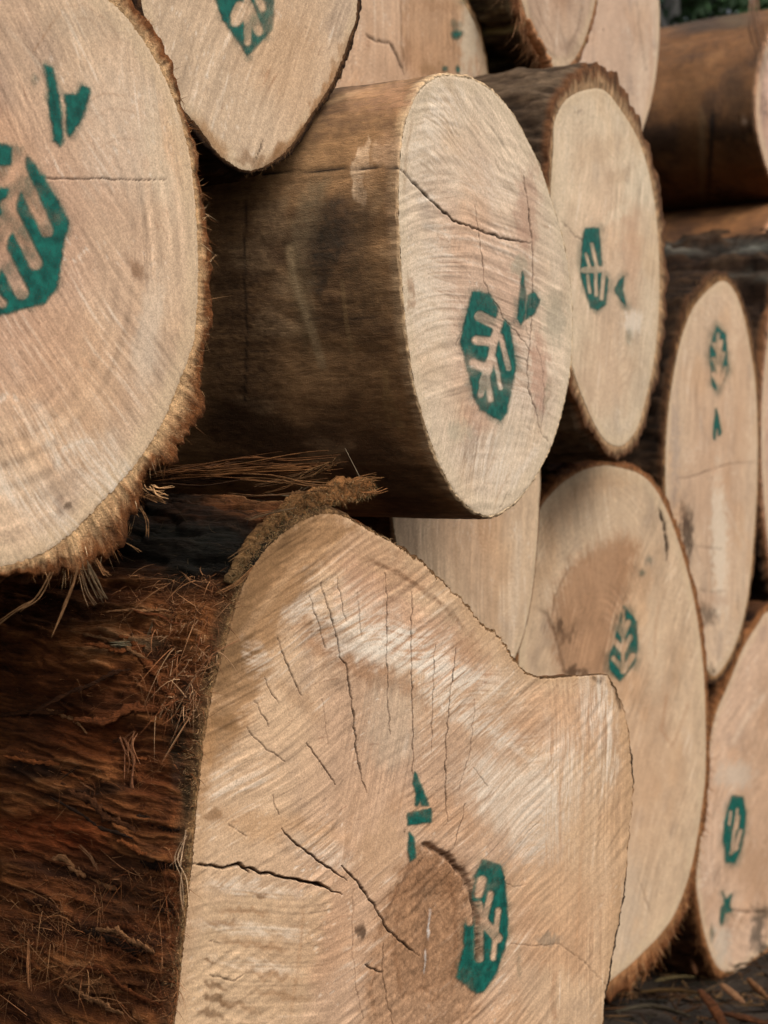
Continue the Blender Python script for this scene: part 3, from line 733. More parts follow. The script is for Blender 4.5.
L5.stamp('painted_letter', [[(523, 272), (526, 293), (525, 318), (521, 324), (518, 318), (520, 293)], [(528, 296), (534, 292), (540, 300), (535, 313), (526, 319), (527, 303)]], edge=1.2, step=.8, seed=6, blobs=[(518, 268, 7, 6, .14)])

# ---- log right of the centre
o7 = [(554, 150), (555, 124), (562, 106), (572, 96), (586, 90), (604, 90), (621, 109), (639, 140), (650, 175), (657, 217), (660, 272), (659, 320), (654, 365), (645, 405), (636, 432), (620, 446), (601, 434), (580, 388), (566, 340), (556, 290), (551, 220)]
o7b = [(549, 155), (550, 124), (556, 100), (568, 82), (586, 69), (598, 61), (613, 69), (633, 100), (650, 140), (660, 178), (667, 217), (670, 272), (668, 328), (658, 387), (647, 429), (633, 456), (619, 461), (601, 447), (575, 400), (560, 345), (550, 290), (545, 220)]
L6 = Log('pale oval log right of the central one, wedge beside its narrow leaf emblem', (606, 262), 2.9, 64, o7, o7b, rim_k=.92, seed=7, spacing=1.7)
L6.face(wood(212, 186, 152), wood(208, 176, 142), saw=76, saw_amp=.10, mott=.10, ring_amp=.08, sapw=.97,
        cracks=[([(562, 222), (568, 227), (574, 235), (583, 240)], 1.8, .7)],
        polys=[([(655, 200), (600, 225), (618, 210), (645, 150)], wood(222, 200, 166), .6, 5)],
        blobs=[(580, 112, 3, 3, 0, DK, .6), (620, 175, 14, 8, -30, wood(176, 140, 104), .3), (634, 322, 11, 12, 0, WHT, .6), (632, 250, 10, 50, 0, wood(204, 158, 122), .4), (600, 150, 30, 14, -20, wood(196, 160, 122), .3), (600, 380, 30, 40, 0, wood(202, 162, 126), .4)])
L6.bark(rough_bark([wood(44, 34, 25), wood(88, 70, 52), wood(124, 102, 78)], .010), (wood(196, 156, 112), wood(112, 74, 46)), M_BARK, arcpx=2.6, rim_drop=.0025)
L6.fringe(20, 160, 260, .004, .0004, [wood(150, 104, 66), wood(120, 80, 50), wood(90, 60, 38)], seed=8, back=.5)
L6.stamp('painted_leaf_emblem', [[(586, 228), (599, 228), (600, 238), (602, 264), (604, 272), (608, 279), (606, 304), (598, 310), (591, 307), (583, 283), (581, 272), (583, 239)]],
         [((586, 254), (590, 266), 1.5), ((592, 244), (597, 266), 1.7), ((584.5, 270), (606, 269), 2.8), ((588, 276), (590, 292), 1.6), ((596, 274), (596.5, 295), 1.6), ((604, 274), (602, 298), 1.9)], edge=1.1, step=.7, seed=7)
L6.stamp('painted_letter', [[(624, 276), (623, 289), (626, 306), (616, 293), (615, 288), (620, 280)]], edge=1.0, step=.7, seed=8, blobs=[(629, 336, 4, 11, .28)])

# ---- tall narrow log at the right
o8 = [(723, 281), (709, 290), (694, 308), (683, 335), (675, 370), (668, 422), (666, 474), (668, 517), (674, 560), (683, 605), (694, 640), (705, 664), (714, 676), (726, 664), (739, 636), (748, 598), (753, 552), (757, 495), (758, 440), (756, 387), (750, 345), (743, 312), (734, 290)]
o8b = [(722, 268), (708, 277), (692, 292), (680, 326), (671, 370), (664, 422), (662, 474), (665, 520), (671, 565), (680, 612), (692, 650), (703, 676), (713, 686), (729, 673), (743, 640), (752, 598), (757, 552), (761, 495), (762, 439), (761, 387), (756, 342), (749, 307), (738, 279)]
L8 = Log('tall narrow log end at right, small leaf emblem above a letter, dark edge stains', (712, 478), 4.1, 60, o8, o8b, rim_k=.85, seed=8, spacing=1.9)
L8.face(wood(206, 174, 140), wood(200, 164, 130), saw=90, saw_amp=.12, mott=.06, ring_amp=.03, sapw=.975,
        cracks=[([(676, 479), (692, 477), (714, 469), (730, 464), (742, 463), (757, 462)], 1.6, .6), ([(690, 545), (705, 547), (722, 549)], 1.3, .8), ([(700, 590), (712, 592), (726, 591)], 1.2, .7), ([(686, 503), (690, 530), (700, 560)], 1, .4), ([(738, 590), (739, 612)], 1.6, .6)],
        blobs=[(688, 535, 6, 28, 0, wood(70, 54, 42), .85), (684, 520, 4, 20, 0, wood(84, 62, 48), .7), (709, 616, 9, 9, 0, wood(76, 58, 44), .7), (704, 606, 5, 5, 0, DK, .6), (720, 545, 8, 75, -1, wood(226, 204, 174), .75), (712, 672, 4, 6, 0, DK, .7), (676, 450, 4, 60, 0, wood(168, 146, 126), .6), (742, 400, 9, 80, 0, wood(200, 158, 120), .4),
               (713, 600, 18, 8, 0, wood(170, 130, 100), .4)],
        lines=[([(722, 495), (735, 525), (746, 548)], 1.4, PALE, .5)])
L8.bark(rough_bark([wood(20, 15, 11), wood(48, 34, 22), wood(76, 54, 35)], .012), (wood(170, 126, 82), wood(84, 56, 34)), M_BARK, arcpx=3, rim_drop=.0025)
L8.fringe(50, 120, 350, .009, .0005, [wood(170, 122, 78), wood(130, 88, 52), wood(90, 60, 36)], seed=9, back=.5)
L8.stamp('painted_leaf_emblem', [[(717, 326), (726, 335), (728, 369), (724, 381), (718, 392), (712, 385), (710, 351), (713, 338)]],
         [((718, 334), (719, 394), 1.7), ((719, 353), (714, 344), 1.9), ((720, 354), (721.5, 341), 1.5), ((719, 369), (713.5, 359), 2), ((720, 369), (723.8, 353), 1.7), ((719, 384), (713.8, 374), 2), ((720, 386), (725.5, 368), 1.8)], edge=.9, step=.6, seed=9)
L8.stamp('painted_letter', [[(716, 408), (718, 413), (721.5, 433), (719, 436), (718, 428), (716, 430), (715, 440), (713.5, 438), (714, 425)]], edge=.8, step=.6, seed=10, halo=.12)

# ---- face under the centre log
o10 = [(541, 480), (540, 500), (538, 540), (533, 592), (525, 632), (514, 660), (500, 672), (478, 668), (452, 650), (428, 620), (408, 580), (397, 540), (393, 500), (396, 450), (408, 400), (430, 360), (468, 340), (505, 352), (528, 390), (538, 435)]
L10 = Log('plain unpainted log end half hidden beneath the central log', (466, 500), 2.5, 63, o10, rim=.007, seed=10, spacing=1.8)
L10.face(wood(206, 174, 138), wood(198, 162, 126), saw=90, saw_amp=.12, mott=.10, ring_mm=11, pith=(420, 500), ring_amp=.14, sapw=.985, sawmm=9,
         lines=[([(412, 520), (418, 560), (424, 600)], 2.0, wood(150, 122, 90), .45), ([(432, 520), (436, 570), (444, 625)], 2.4, wood(160, 128, 94), .35), ([(455, 520), (460, 640)], 3, wood(184, 146, 108), .4), ([(520, 520), (517, 600), (510, 645)], 5, PALE, .4)])
L10.bark(rough_bark([wood(40, 28, 20), wood(90, 64, 42), wood(126, 96, 66)], .005), (wood(130, 94, 62), wood(96, 66, 42)), M_BARK, arcpx=4, rim_drop=.0025)

# ---- large log low in the middle right
o9 = [(538, 516), (552, 494), (570, 478), (591, 468), (612, 466), (640, 474), (655, 488), (668, 512), (680, 545), (690, 580), (698, 620), (704, 670), (706, 720), (706, 770), (702, 810), (693, 862), (679, 906), (663, 932), (641, 955), (622, 972), (600, 985), (572, 975), (550, 930), (535, 870), (524, 800), (519, 730), (520, 650), (526, 570)]
o9b = [(534, 514), (549, 490), (568, 472), (591, 463), (613, 461), (643, 469), (659, 484), (673, 510), (686, 545), (697, 582), (705, 622), (710, 672), (712, 722), (711, 775), (708, 815), (698, 868), (688, 909), (676, 944), (652, 974), (618, 998), (596, 1004), (566, 985), (545, 935), (530, 872), (519, 800), (514, 730), (515, 650), (521, 568)]
L9 = Log('broad log behind the notched one, dark heartwood fan beside its leaf emblem', (614, 735), 3.3, 57, o9, o9b, rim_k=.9, seed=9, spacing=1.6)
L9.face(wood(204, 172, 136), wood(198, 162, 126), ring_amp=.12, zones=[([(530, 460), (640, 460), (640, 540), (560, 620), (530, 620)], 118, 12)], saw=60, saw_amp=.13, curve=.2, mott=.12, pith=(600, 670), sapw=.965, sawmm=7,
        polys=[([(561, 678), (554, 650), (551, 620), (556, 594), (572, 562), (598, 540), (625, 532), (640, 546), (632, 580), (622, 605), (613, 645), (610, 680)], wood(160, 116, 80), .75, 9), ([(538, 520), (560, 490), (600, 470), (640, 480), (600, 500), (565, 530), (545, 570)], wood(188, 148, 108), .5, 12)],
        cracks=[([(660, 510), (665, 525), (668, 545), (668, 562)], 4.5), ([(638, 560), (628, 590), (622, 606)], 1.2, .5)],
        lines=[([(536, 607), (547, 613), (554, 628), (560, 652), (567, 678)], 2.6, wood(92, 64, 44), .75), ([(552, 618), (556, 594), (572, 562)], 1.8, wood(110, 78, 52), .6), ([(668, 690), (662, 730), (672, 745)], 3, wood(160, 112, 76), .5), ([(690, 700), (676, 740), (668, 750)], 2.4, wood(160, 116, 80), .45), ([(640, 880), (648, 905), (652, 915)], 1.4, wood(110, 80, 56), .6),
               ([(660, 600), (655, 640), (656, 660)], 2, wood(182, 138, 100), .5)],
        blobs=[(560, 626, 5, 9, 0, DK, .7), (566, 636, 6, 8, 30, wood(90, 64, 44), .6), (576, 672, 14, 5, 0, wood(70, 48, 32), .75), (650, 560, 6, 5, 0, wood(120, 112, 96), .4), (600, 520, 50, 28, -20, wood(208, 178, 142), .4), (640, 800, 40, 70, 20, wood(200, 160, 122), .4), (620, 900, 24, 60, 0, PALE, .3), (655, 640, 10, 60, 0, wood(212, 182, 146), .5)])
L9.bark(rough_bark([wood(26, 18, 12), wood(96, 58, 32), wood(150, 96, 56)], .014), (wood(172, 120, 76), wood(130, 80, 44)), M_BARK, arcpx=2.4, rim_drop=.0025)
L9.fringe(-82, 0, 2200, .018, .0008, [wood(176, 118, 70), wood(150, 94, 52), wood(116, 68, 36), wood(196, 146, 98)], seed=11, back=.5, droop=.35)
L9.fringe(30, 100, 500, .009, .0006, [wood(180, 140, 98), wood(140, 100, 64)], seed=12, back=.4)
L9.stamp('painted_leaf_emblem', [[(624, 606), (637, 622), (638, 649), (634, 669), (620, 681), (610, 669), (609.5, 656), (613.5, 645), (617, 631), (620.5, 616)]],
         [((623.6, 610), (623, 668), 1.5), ((623, 634), (616, 621), 3), ((623.6, 634), (628.7, 622), 2.2), ((623, 650), (613, 639), 2.7), ((623.6, 650), (630.6, 637), 2.2), ((622.7, 669), (613.5, 658), 2.2), ((623.6, 671), (633, 656), 2.6), ((626, 680), (636, 668), 3)], edge=1.0, step=.7, seed=11, stg=1.15, blobs=[(642, 573, 3.5, 5, .4), (650, 560, 3, 4, .25)])

# ---- log at the bottom right corner
o12 = [(768, 612), (757, 627), (744, 648), (730, 682), (716, 716), (707, 760), (701, 820), (697, 874), (699, 901), (705, 933), (714, 960), (724, 971), (740, 971), (752, 960), (770, 946), (795, 910), (812, 850), (818, 790), (815, 720), (804, 655), (786, 618)]
o12b = [(768, 604), (754, 621), (740, 644), (726, 679), (712, 714), (703, 760), (697, 820), (694, 874), (696, 903), (701, 938), (711, 968), (722, 981), (738, 981), (752, 970), (772, 957), (799, 916), (817, 852), (823, 790), (820, 718), (808, 650), (788, 610)]
L12 = Log('log in the lower right corner, smeared leaf emblem and letter, black stain at its right', (757, 800), 4.45, 52, o12, o12b, rim_k=.7, seed=12, spacing=1.9)
L12.face(wood(204, 168, 136), wood(196, 158, 124), saw=40, saw_amp=.12, mott=.08, ring_amp=.12, ring_mm=14, pith=(765, 830), sapw=.97,
         cracks=[([(730, 909), (745, 912), (770, 912)], 2.4, .8)], blobs=[(758, 930, 7, 22, 10, wood(70, 64, 54), .75), (764, 950, 6, 10, 0, wood(60, 54, 46), .7), (735, 775, 20, 14, 0, wood(206, 190, 166), .5), (722, 945, 9, 22, 0, wood(196, 184, 160), .5), (760, 870, 30, 30, 0, wood(172, 132, 96), .4), (765, 912, 12, 8, 0, wood(80, 68, 50), .6)],
         lines=[([(768, 690), (745, 720), (730, 750)], 4, PALE, .4)])
L12.bark(rough_bark([wood(28, 20, 14), wood(90, 56, 32), wood(150, 100, 60)], .012), (wood(180, 128, 82), wood(140, 90, 52)), M_BARK, arcpx=3, rim_drop=.0025)
L12.fringe(200, 300, 900, .014, .0008, [wood(176, 118, 72), wood(140, 90, 52)], seed=13, back=.4, droop=.5)
L12.stamp('painted_leaf_emblem', [[(732, 796), (743, 797), (746, 814), (743, 844), (735, 863), (726, 862), (723, 837), (726, 816)]],
          [((731, 812), (729.5, 824), 1.3), ((737.5, 809), (732, 850), 1.1), ((737, 828), (739, 816), 1.2), ((735, 849), (741, 831), 1.6), ((731, 853), (737, 848), 1.4)], edge=1.1, step=.7, seed=12, halo=.35, stg=1.05)
L12.stamp('painted_letter', [[(723, 892), (726, 900), (732, 894), (730, 905), (732, 911), (725, 913), (722, 926), (720, 922), (721, 908), (725, 904)]], edge=1.1, step=.7, seed=13, blobs=[(712, 932, 3, 11, .42)])

# ---- brown flank at upper right and its end
o13 = ellipse(801, 106, 44, 97, 0, seed=13, wob=.015)
L7 = Log('log at upper right showing a smooth brown side, its pinkish end cut by the frame', (801, 106), 5.25, 60, o13, rim=.01, seed=13, spacing=2.4, length=3.0)
L7.face(wood(206, 168, 142), wood(200, 158, 130), saw=80, saw_amp=.06, mott=.08, blobs=[(764, 110, 3, 16, 0, wood(90, 78, 70), .7), (762, 70, 4, 20, 0, wood(120, 96, 84), .5), (766, 60, 5, 10, 0, wood(120, 100, 88), .4)])
def l7_flank(s, L, W, P, A, arc, c):
    j = .25 * fbm(np.append(arc, 0) * 12, np.append(A, 0) * 8, 150, 3)
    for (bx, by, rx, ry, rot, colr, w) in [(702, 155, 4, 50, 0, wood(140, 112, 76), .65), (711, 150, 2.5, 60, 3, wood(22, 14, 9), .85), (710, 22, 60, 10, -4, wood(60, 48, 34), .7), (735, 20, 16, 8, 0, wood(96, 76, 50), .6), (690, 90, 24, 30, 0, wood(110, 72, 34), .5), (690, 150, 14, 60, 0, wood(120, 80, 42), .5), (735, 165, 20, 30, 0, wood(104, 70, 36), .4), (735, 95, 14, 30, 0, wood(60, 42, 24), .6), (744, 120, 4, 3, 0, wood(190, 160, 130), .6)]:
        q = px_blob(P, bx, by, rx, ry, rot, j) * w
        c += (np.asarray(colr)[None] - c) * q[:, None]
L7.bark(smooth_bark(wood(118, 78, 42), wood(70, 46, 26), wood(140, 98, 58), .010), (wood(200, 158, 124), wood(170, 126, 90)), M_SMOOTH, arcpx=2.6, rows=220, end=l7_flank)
# ---- small log wedged between
o15 = ellipse(806, 250, 42, 50, 0, seed=15, wob=.02)
L15 = Log('dark reddish log wedged between the smooth brown log and the grey streaked one', (806, 250), 5.2, 60, o15, rim=.012, seed=15, spacing=2.6, length=3.0)
L15.face(wood(204, 164, 134), wood(196, 152, 122), saw=80, saw_amp=.08)
L15.bark(smooth_bark(wood(128, 84, 46), wood(84, 54, 30), wood(160, 112, 66), .008), (wood(196, 150, 112), wood(160, 112, 76)), M_SMOOTH, arcpx=2.6)
# ---- log under it
o14 = ellipse(812, 444, 51, 205, 0, seed=14, wob=.015)
L14 = Log('log with grey streaked bark under the brown one at the right edge, end barely showing', (812, 444), 4.85, 56, o14, rim=.03, seed=14, spacing=2.8, length=3.0)
L14.face(wood(204, 166, 138), wood(198, 156, 126), saw=80)
def l14_flank(s, L, W, P, A, arc, c):
    g = perlin(np.append(arc, 0) * 34, np.append(A, 0) * 1.6, 160)
    for (y0, w, col_) in [(247, 6, wood(128, 126, 112)), (276, 4, wood(100, 96, 84))]:
        q = np.exp(-((P[:, 1] - y0 - 7 * g) / w) ** 2) * .85 * (P[:, 0] > 600)
        c += (col_[None] - c) * (q * np.clip(.6 + g, 0, 1))[:, None]
L14.bark(rough_bark([wood(22, 16, 12), wood(52, 36, 24), wood(84, 62, 42)], .030, along=1.6, across=26), (wood(190, 140, 104), wood(120, 80, 50)), M_BARK, arcpx=3, end=l14_flank)

# ---- big notched log in front
o11 = [(336, 514), (348, 518), (362, 526), (376, 534), (391, 541), (400, 547), (410, 555), (422, 562), (434, 573), (446, 584), (458, 596), (470, 610), (481, 624), (488, 630), (495, 632), (505, 645), (514, 660), (526, 673), (541, 679), (559, 678), (580, 676), (597, 675), (608, 676), (615, 688), (624, 708), (630, 735), (632, 765), (634, 790), (629, 841), (625, 892), (615, 943), (607, 990), (603, 1024), (598, 1080), (588, 1180), (568, 1300), (530, 1400), (470, 1450), (390, 1462),
       (300, 1440), (230, 1370), (190, 1260), (176, 1150), (175, 1070), (176, 1024), (181, 983), (188, 915), (193, 865), (197, 820), (201, 777), (206, 736), (212, 700), (220, 668), (228, 640), (235, 612), (243, 588), (253, 568), (266, 550), (283, 534), (302, 521), (320, 514)]
o11b = [(x - (7 if x < 240 and y > 560 else 0), y) for x, y in o11]
o11b = [(x - 4, y - 6) if (x < 345 and y < 600) else (x, y) for x, y in o11b]
L11 = Log('huge notched foreground log, cracked end, rough knot, red fibrous bark at left', (405, 900), 1.85, 52, o11, o11b, seed=20, spacing=1.25, pole=(405, 830), spline=False, roll_back=3.5, length=2.6, edge_noise=.0016)
t_ = np.where(L11.th > np.pi, L11.th - 2 * np.pi, L11.th)
k_ = sstep(-1.3, -1.0, t_) * sstep(1.75, 1.5, t_)
L11.Rw = L11.Rw + k_ * (.0035 * L11.circ(22, 7) + .0030 * L11.circ(60, 8) + .0016 * L11.circ(160, 9))
KN = [(414, 852), (428, 845), (446, 853), (462, 868), (472, 888), (478, 915), (480, 950), (479, 990), (470, 1040), (380, 1060), (366, 1020), (364, 980), (372, 940), (384, 905), (398, 878)]
L11.face(wood(204, 168, 130), wood(198, 160, 126), zones=[([(548, 660), (660, 660), (640, 1060), (545, 1060)], 91, 14), ([(170, 880), (335, 895), (330, 1060), (160, 1060)], -6, 12), ([(200, 640), (330, 600), (350, 780), (340, 860), (190, 860)], 22, 16), ([(350, 680), (420, 680), (410, 860), (345, 860)], 75, 14)], saw=20, saw_amp=.12, curve=-.12, ring_amp=.04, mott=.07, sapw=.975, sap=wood(186, 148, 108), sawmm=6, pith=(425, 940),
         cracks=[([(195, 864), (211, 866), (226, 868), (234, 866), (241, 863), (246, 869), (252, 868), (262, 873), (272, 874), (285, 878), (299, 880), (310, 883), (322, 884), (333, 891), (343, 895)], 4.2), ([(241, 864), (247, 870), (251, 873)], 5.0), ([(299, 880), (315, 884), (326, 887)], 4.2),
                 ([(282, 829), (290, 838), (299, 846), (310, 853), (319, 861), (330, 868), (338, 874), (348, 880)], 2.6), ([(342, 866), (352, 876), (360, 884), (368, 896), (374, 904), (381, 916), (388, 928), (396, 937), (405, 944), (414, 951), (424, 957)], 2.8),
                 ([(321, 582), (327, 600), (333, 620), (338, 640), (340, 657), (347, 664), (350, 682), (353, 699), (356, 722), (358, 744), (361, 768), (367, 792)], 2.2), ([(310, 595), (318, 620), (326, 648)], 1.6), ([(338, 578), (342, 600), (347, 622)], 1.4), ([(358, 592), (360, 615), (363, 637)], 1.2, .7), ([(386, 573), (388, 600), (388, 630), (388, 665), (389, 700), (391, 734)], 1.6, .9),
                 ([(413, 592), (412, 640), (413, 697), (414, 740), (414, 774)], 1.9), ([(436, 645), (434, 690), (432, 752)], 1.6, .9), ([(457, 648), (452, 690), (447, 740), (446, 780), (448, 822)], 2.0), ([(476, 700), (471, 750), (459, 792)], 1.2, .7), ([(278, 639), (288, 664), (302, 696)], 2.0), ([(265, 677), (272, 692), (279, 703)], 1.6), ([(255, 700), (262, 712), (270, 726)], 1.6),
                 ([(247, 727), (256, 739), (266, 748), (277, 755), (286, 762)], 1.7), ([(307, 743), (318, 757), (325, 768), (337, 785)], 1.9), ([(273, 795), (276, 805), (280, 815)], 1.2), ([(466, 804), (461, 825), (455, 846)], 1.3), ([(474, 768), (482, 778), (488, 787)], 1.2, .7), ([(323, 700), (326, 720), (329, 745)], 1.2, .5), ([(230, 825), (240, 832), (247, 836)], 1.3, .8), ([(210, 975), (222, 978), (236, 981), (243, 976)], 2.0), ([(210, 941), (220, 943)], 1.6),
                 ([(366, 965), (374, 970), (384, 972)], 3.2), ([(385, 945), (384, 975), (390, 1005), (396, 1030)], 1.8, .8), ([(354, 890), (353, 950), (357, 990), (365, 1020)], 1.3, .6), ([(512, 944), (535, 946), (559, 944), (583, 960), (607, 985)], 1.3, .6), ([(500, 880), (515, 888), (528, 884)], 1, .4), ([(520, 845), (530, 830), (540, 822)], 1, .4), ([(495, 905), (510, 908)], 1, .4)],
         bumps=[(KN, -.0012, 9, .0016), ([(320, 516), (380, 545), (440, 600), (420, 640), (330, 560), (280, 600), (262, 580)], 0, 20, .0006)],
         dents=[([(427, 846), (447, 855), (464, 873), (473, 892), (478, 916), (480, 943), (479, 990)], 3, .006), ([(430, 900), (430, 980)], 16, .004),
                ([(340, 690), (352, 760), (345, 830)], 10, .003)],
         polys=[(KN, wood(156, 114, 78), .62, 10), ([(405, 870), (440, 860), (466, 890), (470, 960), (440, 1000), (400, 990), (388, 930)], wood(140, 98, 64), .4, 14), ([(415, 850), (450, 856), (470, 890), (460, 905), (430, 885), (402, 905), (390, 900)], wood(138, 94, 60), .4, 8), ([(300, 530), (340, 516), (400, 552), (430, 585), (380, 600), (320, 560), (280, 590), (262, 585)], wood(184, 140, 102), .6, 12),
                ([(195, 760), (215, 640), (250, 555), (300, 515), (336, 510), (352, 528), (312, 575), (282, 630), (262, 690), (238, 740), (215, 770)], wood(160, 120, 80), .85, 11), ([(210, 680), (240, 575), (290, 520), (320, 515), (292, 552), (264, 600), (244, 660), (226, 700)], wood(128, 94, 60), .7, 8), ([(300, 625), (330, 618), (380, 660), (430, 690), (425, 705), (360, 680), (310, 650)], wood(158, 116, 82), .7, 8), ([(350, 560), (470, 640), (500, 680), (440, 690), (380, 640), (340, 600)], wood(196, 150, 118), .5, 14), ([(520, 690), (600, 690), (612, 740), (560, 760), (520, 740)], wood(196, 150, 112), .5, 12), ([(500, 860), (560, 850), (600, 900), (590, 980), (520, 960)], wood(188, 142, 102), .55, 14), ([(205, 900), (330, 890), (320, 940), (300, 1024), (180, 1024)], wood(206, 172, 130), .4, 10)],
         blobs=[(262, 662, 14, 22, -30, WHT, .5, 'grain'), (385, 640, 66, 26, 12, WHT, .95, 'grain'), (372, 652, 34, 12, 16, WHT, .5), (440, 668, 50, 14, 20, WHT, .8, 'grain'), (300, 610, 22, 12, -30, WHT, .6, 'grain'), (480, 720, 60, 16, 30, WHT, .8, 'grain'), (500, 790, 44, 34, 40, WHT, .75, 'grain'), (540, 830, 26, 46, 20, wood(214, 204, 186), .8, 'grain'), (560, 770, 30, 50, 0, WHT, .6, 'grain'), (350, 620, 34, 40, 20, WHT, .45, 'grain'), (606, 730, 12, 60, -3, WHT, .7, 'grain'), (588, 700, 12, 34, 0, WHT, .55, 'grain'), (470, 690, 60, 30, 15, WHT, .4, 'grain'), (520, 800, 50, 40, 40, PALE, .45), (320, 850, 40, 14, 20, WHT, .5, 'grain'),
                (250, 888, 50, 9, 5, WHT, .55, 'grain'), (260, 930, 60, 8, 6, WHT, .45, 'grain'), (250, 965, 50, 8, 8, WHT, .4, 'grain'), (362, 933, 6, 10, 0, wood(74, 52, 36), .85), (548, 940, 16, 7, 0, wood(140, 124, 102), .6), (395, 720, 28, 50, 10, wood(196, 178, 150), .35), (280, 830, 60, 18, 10, wood(190, 144, 98), .45), (212, 815, 12, 5, 0, wood(130, 92, 56), .6),
                (228, 722, 22, 8, 10, wood(128, 92, 56), .6), (205, 760, 9, 60, 5, wood(178, 132, 86), .5), (470, 650, 20, 16, 30, BRN, .4), (330, 632, 34, 8, 20, wood(150, 114, 80), .45), (300, 700, 30, 10, 40, wood(170, 130, 92), .4), (560, 860, 60, 60, 0, wood(208, 170, 130), .4), (380, 850, 26, 40, 10, wood(196, 156, 116), .5), (505, 720, 60, 20, 20, wood(190, 148, 112), .4), (440, 815, 50, 20, 20, wood(190, 142, 100), .4),
                (260, 895, 7, 4, 0, wood(120, 84, 52), .6), (208, 962, 9, 3, 15, wood(110, 76, 46), .7), (213, 985, 14, 4, 20, wood(104, 72, 44), .7), (216, 1000, 16, 4, 22, wood(104, 72, 44), .7), (212, 1014, 14, 4, 22, wood(104, 72, 44), .65), (240, 1006, 20, 4, 18, wood(130, 92, 58), .5), (222, 922, 18, 4, 5, wood(140, 100, 64), .5), (245, 912, 26, 3, 5, wood(150, 108, 70), .5), (255, 945, 30, 4, 8, wood(150, 108, 70), .5), (270, 975, 30, 4, 10, wood(150, 108, 70), .45), (280, 995, 30, 4, 10, wood(150, 108, 70), .4)],
         lines=[([(360, 556), (390, 568), (410, 580), (431, 596), (445, 607), (456, 617), (468, 634)], 4, wood(112, 76, 50), .7), ([(427, 846), (447, 855), (464, 873), (473, 892), (478, 916), (480, 943), (479, 990)], 4.5, wood(74, 46, 28), .85), ([(414, 862), (400, 888), (390, 910), (378, 940)], 2.5, wood(100, 66, 42), .6), ([(430, 880), (420, 900), (424, 905)], 3, wood(96, 64, 42), .5), ([(446, 866), (456, 900), (458, 950), (452, 1000)], 4, wood(128, 88, 58), .5), ([(400, 905), (396, 950), (404, 1000)], 3.5, wood(124, 84, 54), .5), ([(415, 870), (410, 910), (414, 960)], 2.5, wood(180, 136, 98), .5), ([(442, 880), (444, 930), (440, 985)], 2.5, wood(184, 140, 102), .5), ([(398, 1000), (425, 988), (450, 1002)], 3, wood(120, 84, 56), .5), ([(380, 960), (372, 990), (378, 1020)], 2.5, wood(130, 90, 60), .5),
                ([(434, 910), (432, 940)], 1.6, wood(240, 230, 214), .9), ([(430, 950), (429, 975)], 1.4, wood(240, 230, 214), .8), ([(431, 905), (428, 990)], 5, wood(104, 72, 48), .5), ([(565, 740), (560, 800), (562, 860)], 2.5, wood(176, 128, 88), .45), ([(590, 700), (584, 800), (580, 900), (575, 980)], 3, wood(184, 138, 98), .4), ([(556, 970), (553, 1000), (556, 1024)], 4, wood(160, 110, 72), .5), ([(480, 720), (530, 760), (560, 800)], 5, WHT, .3),
                ([(305, 900), (300, 960), (290, 1024)], 3, wood(170, 124, 84), .4), ([(240, 640), (300, 560), (350, 540)], 6, wood(210, 168, 124), .4), ([(360, 790), (350, 830), (346, 862)], 4, wood(150, 112, 78), .45), ([(612, 680), (618, 695), (622, 712)], 3.2, DK, .9), ([(592, 676), (600, 682), (604, 677)], 3, DK, .8)],
         ripple=.0010)
RED = [wood(44, 27, 17), wood(84, 48, 26), wood(116, 66, 34), wood(138, 84, 44), wood(164, 116, 74)]
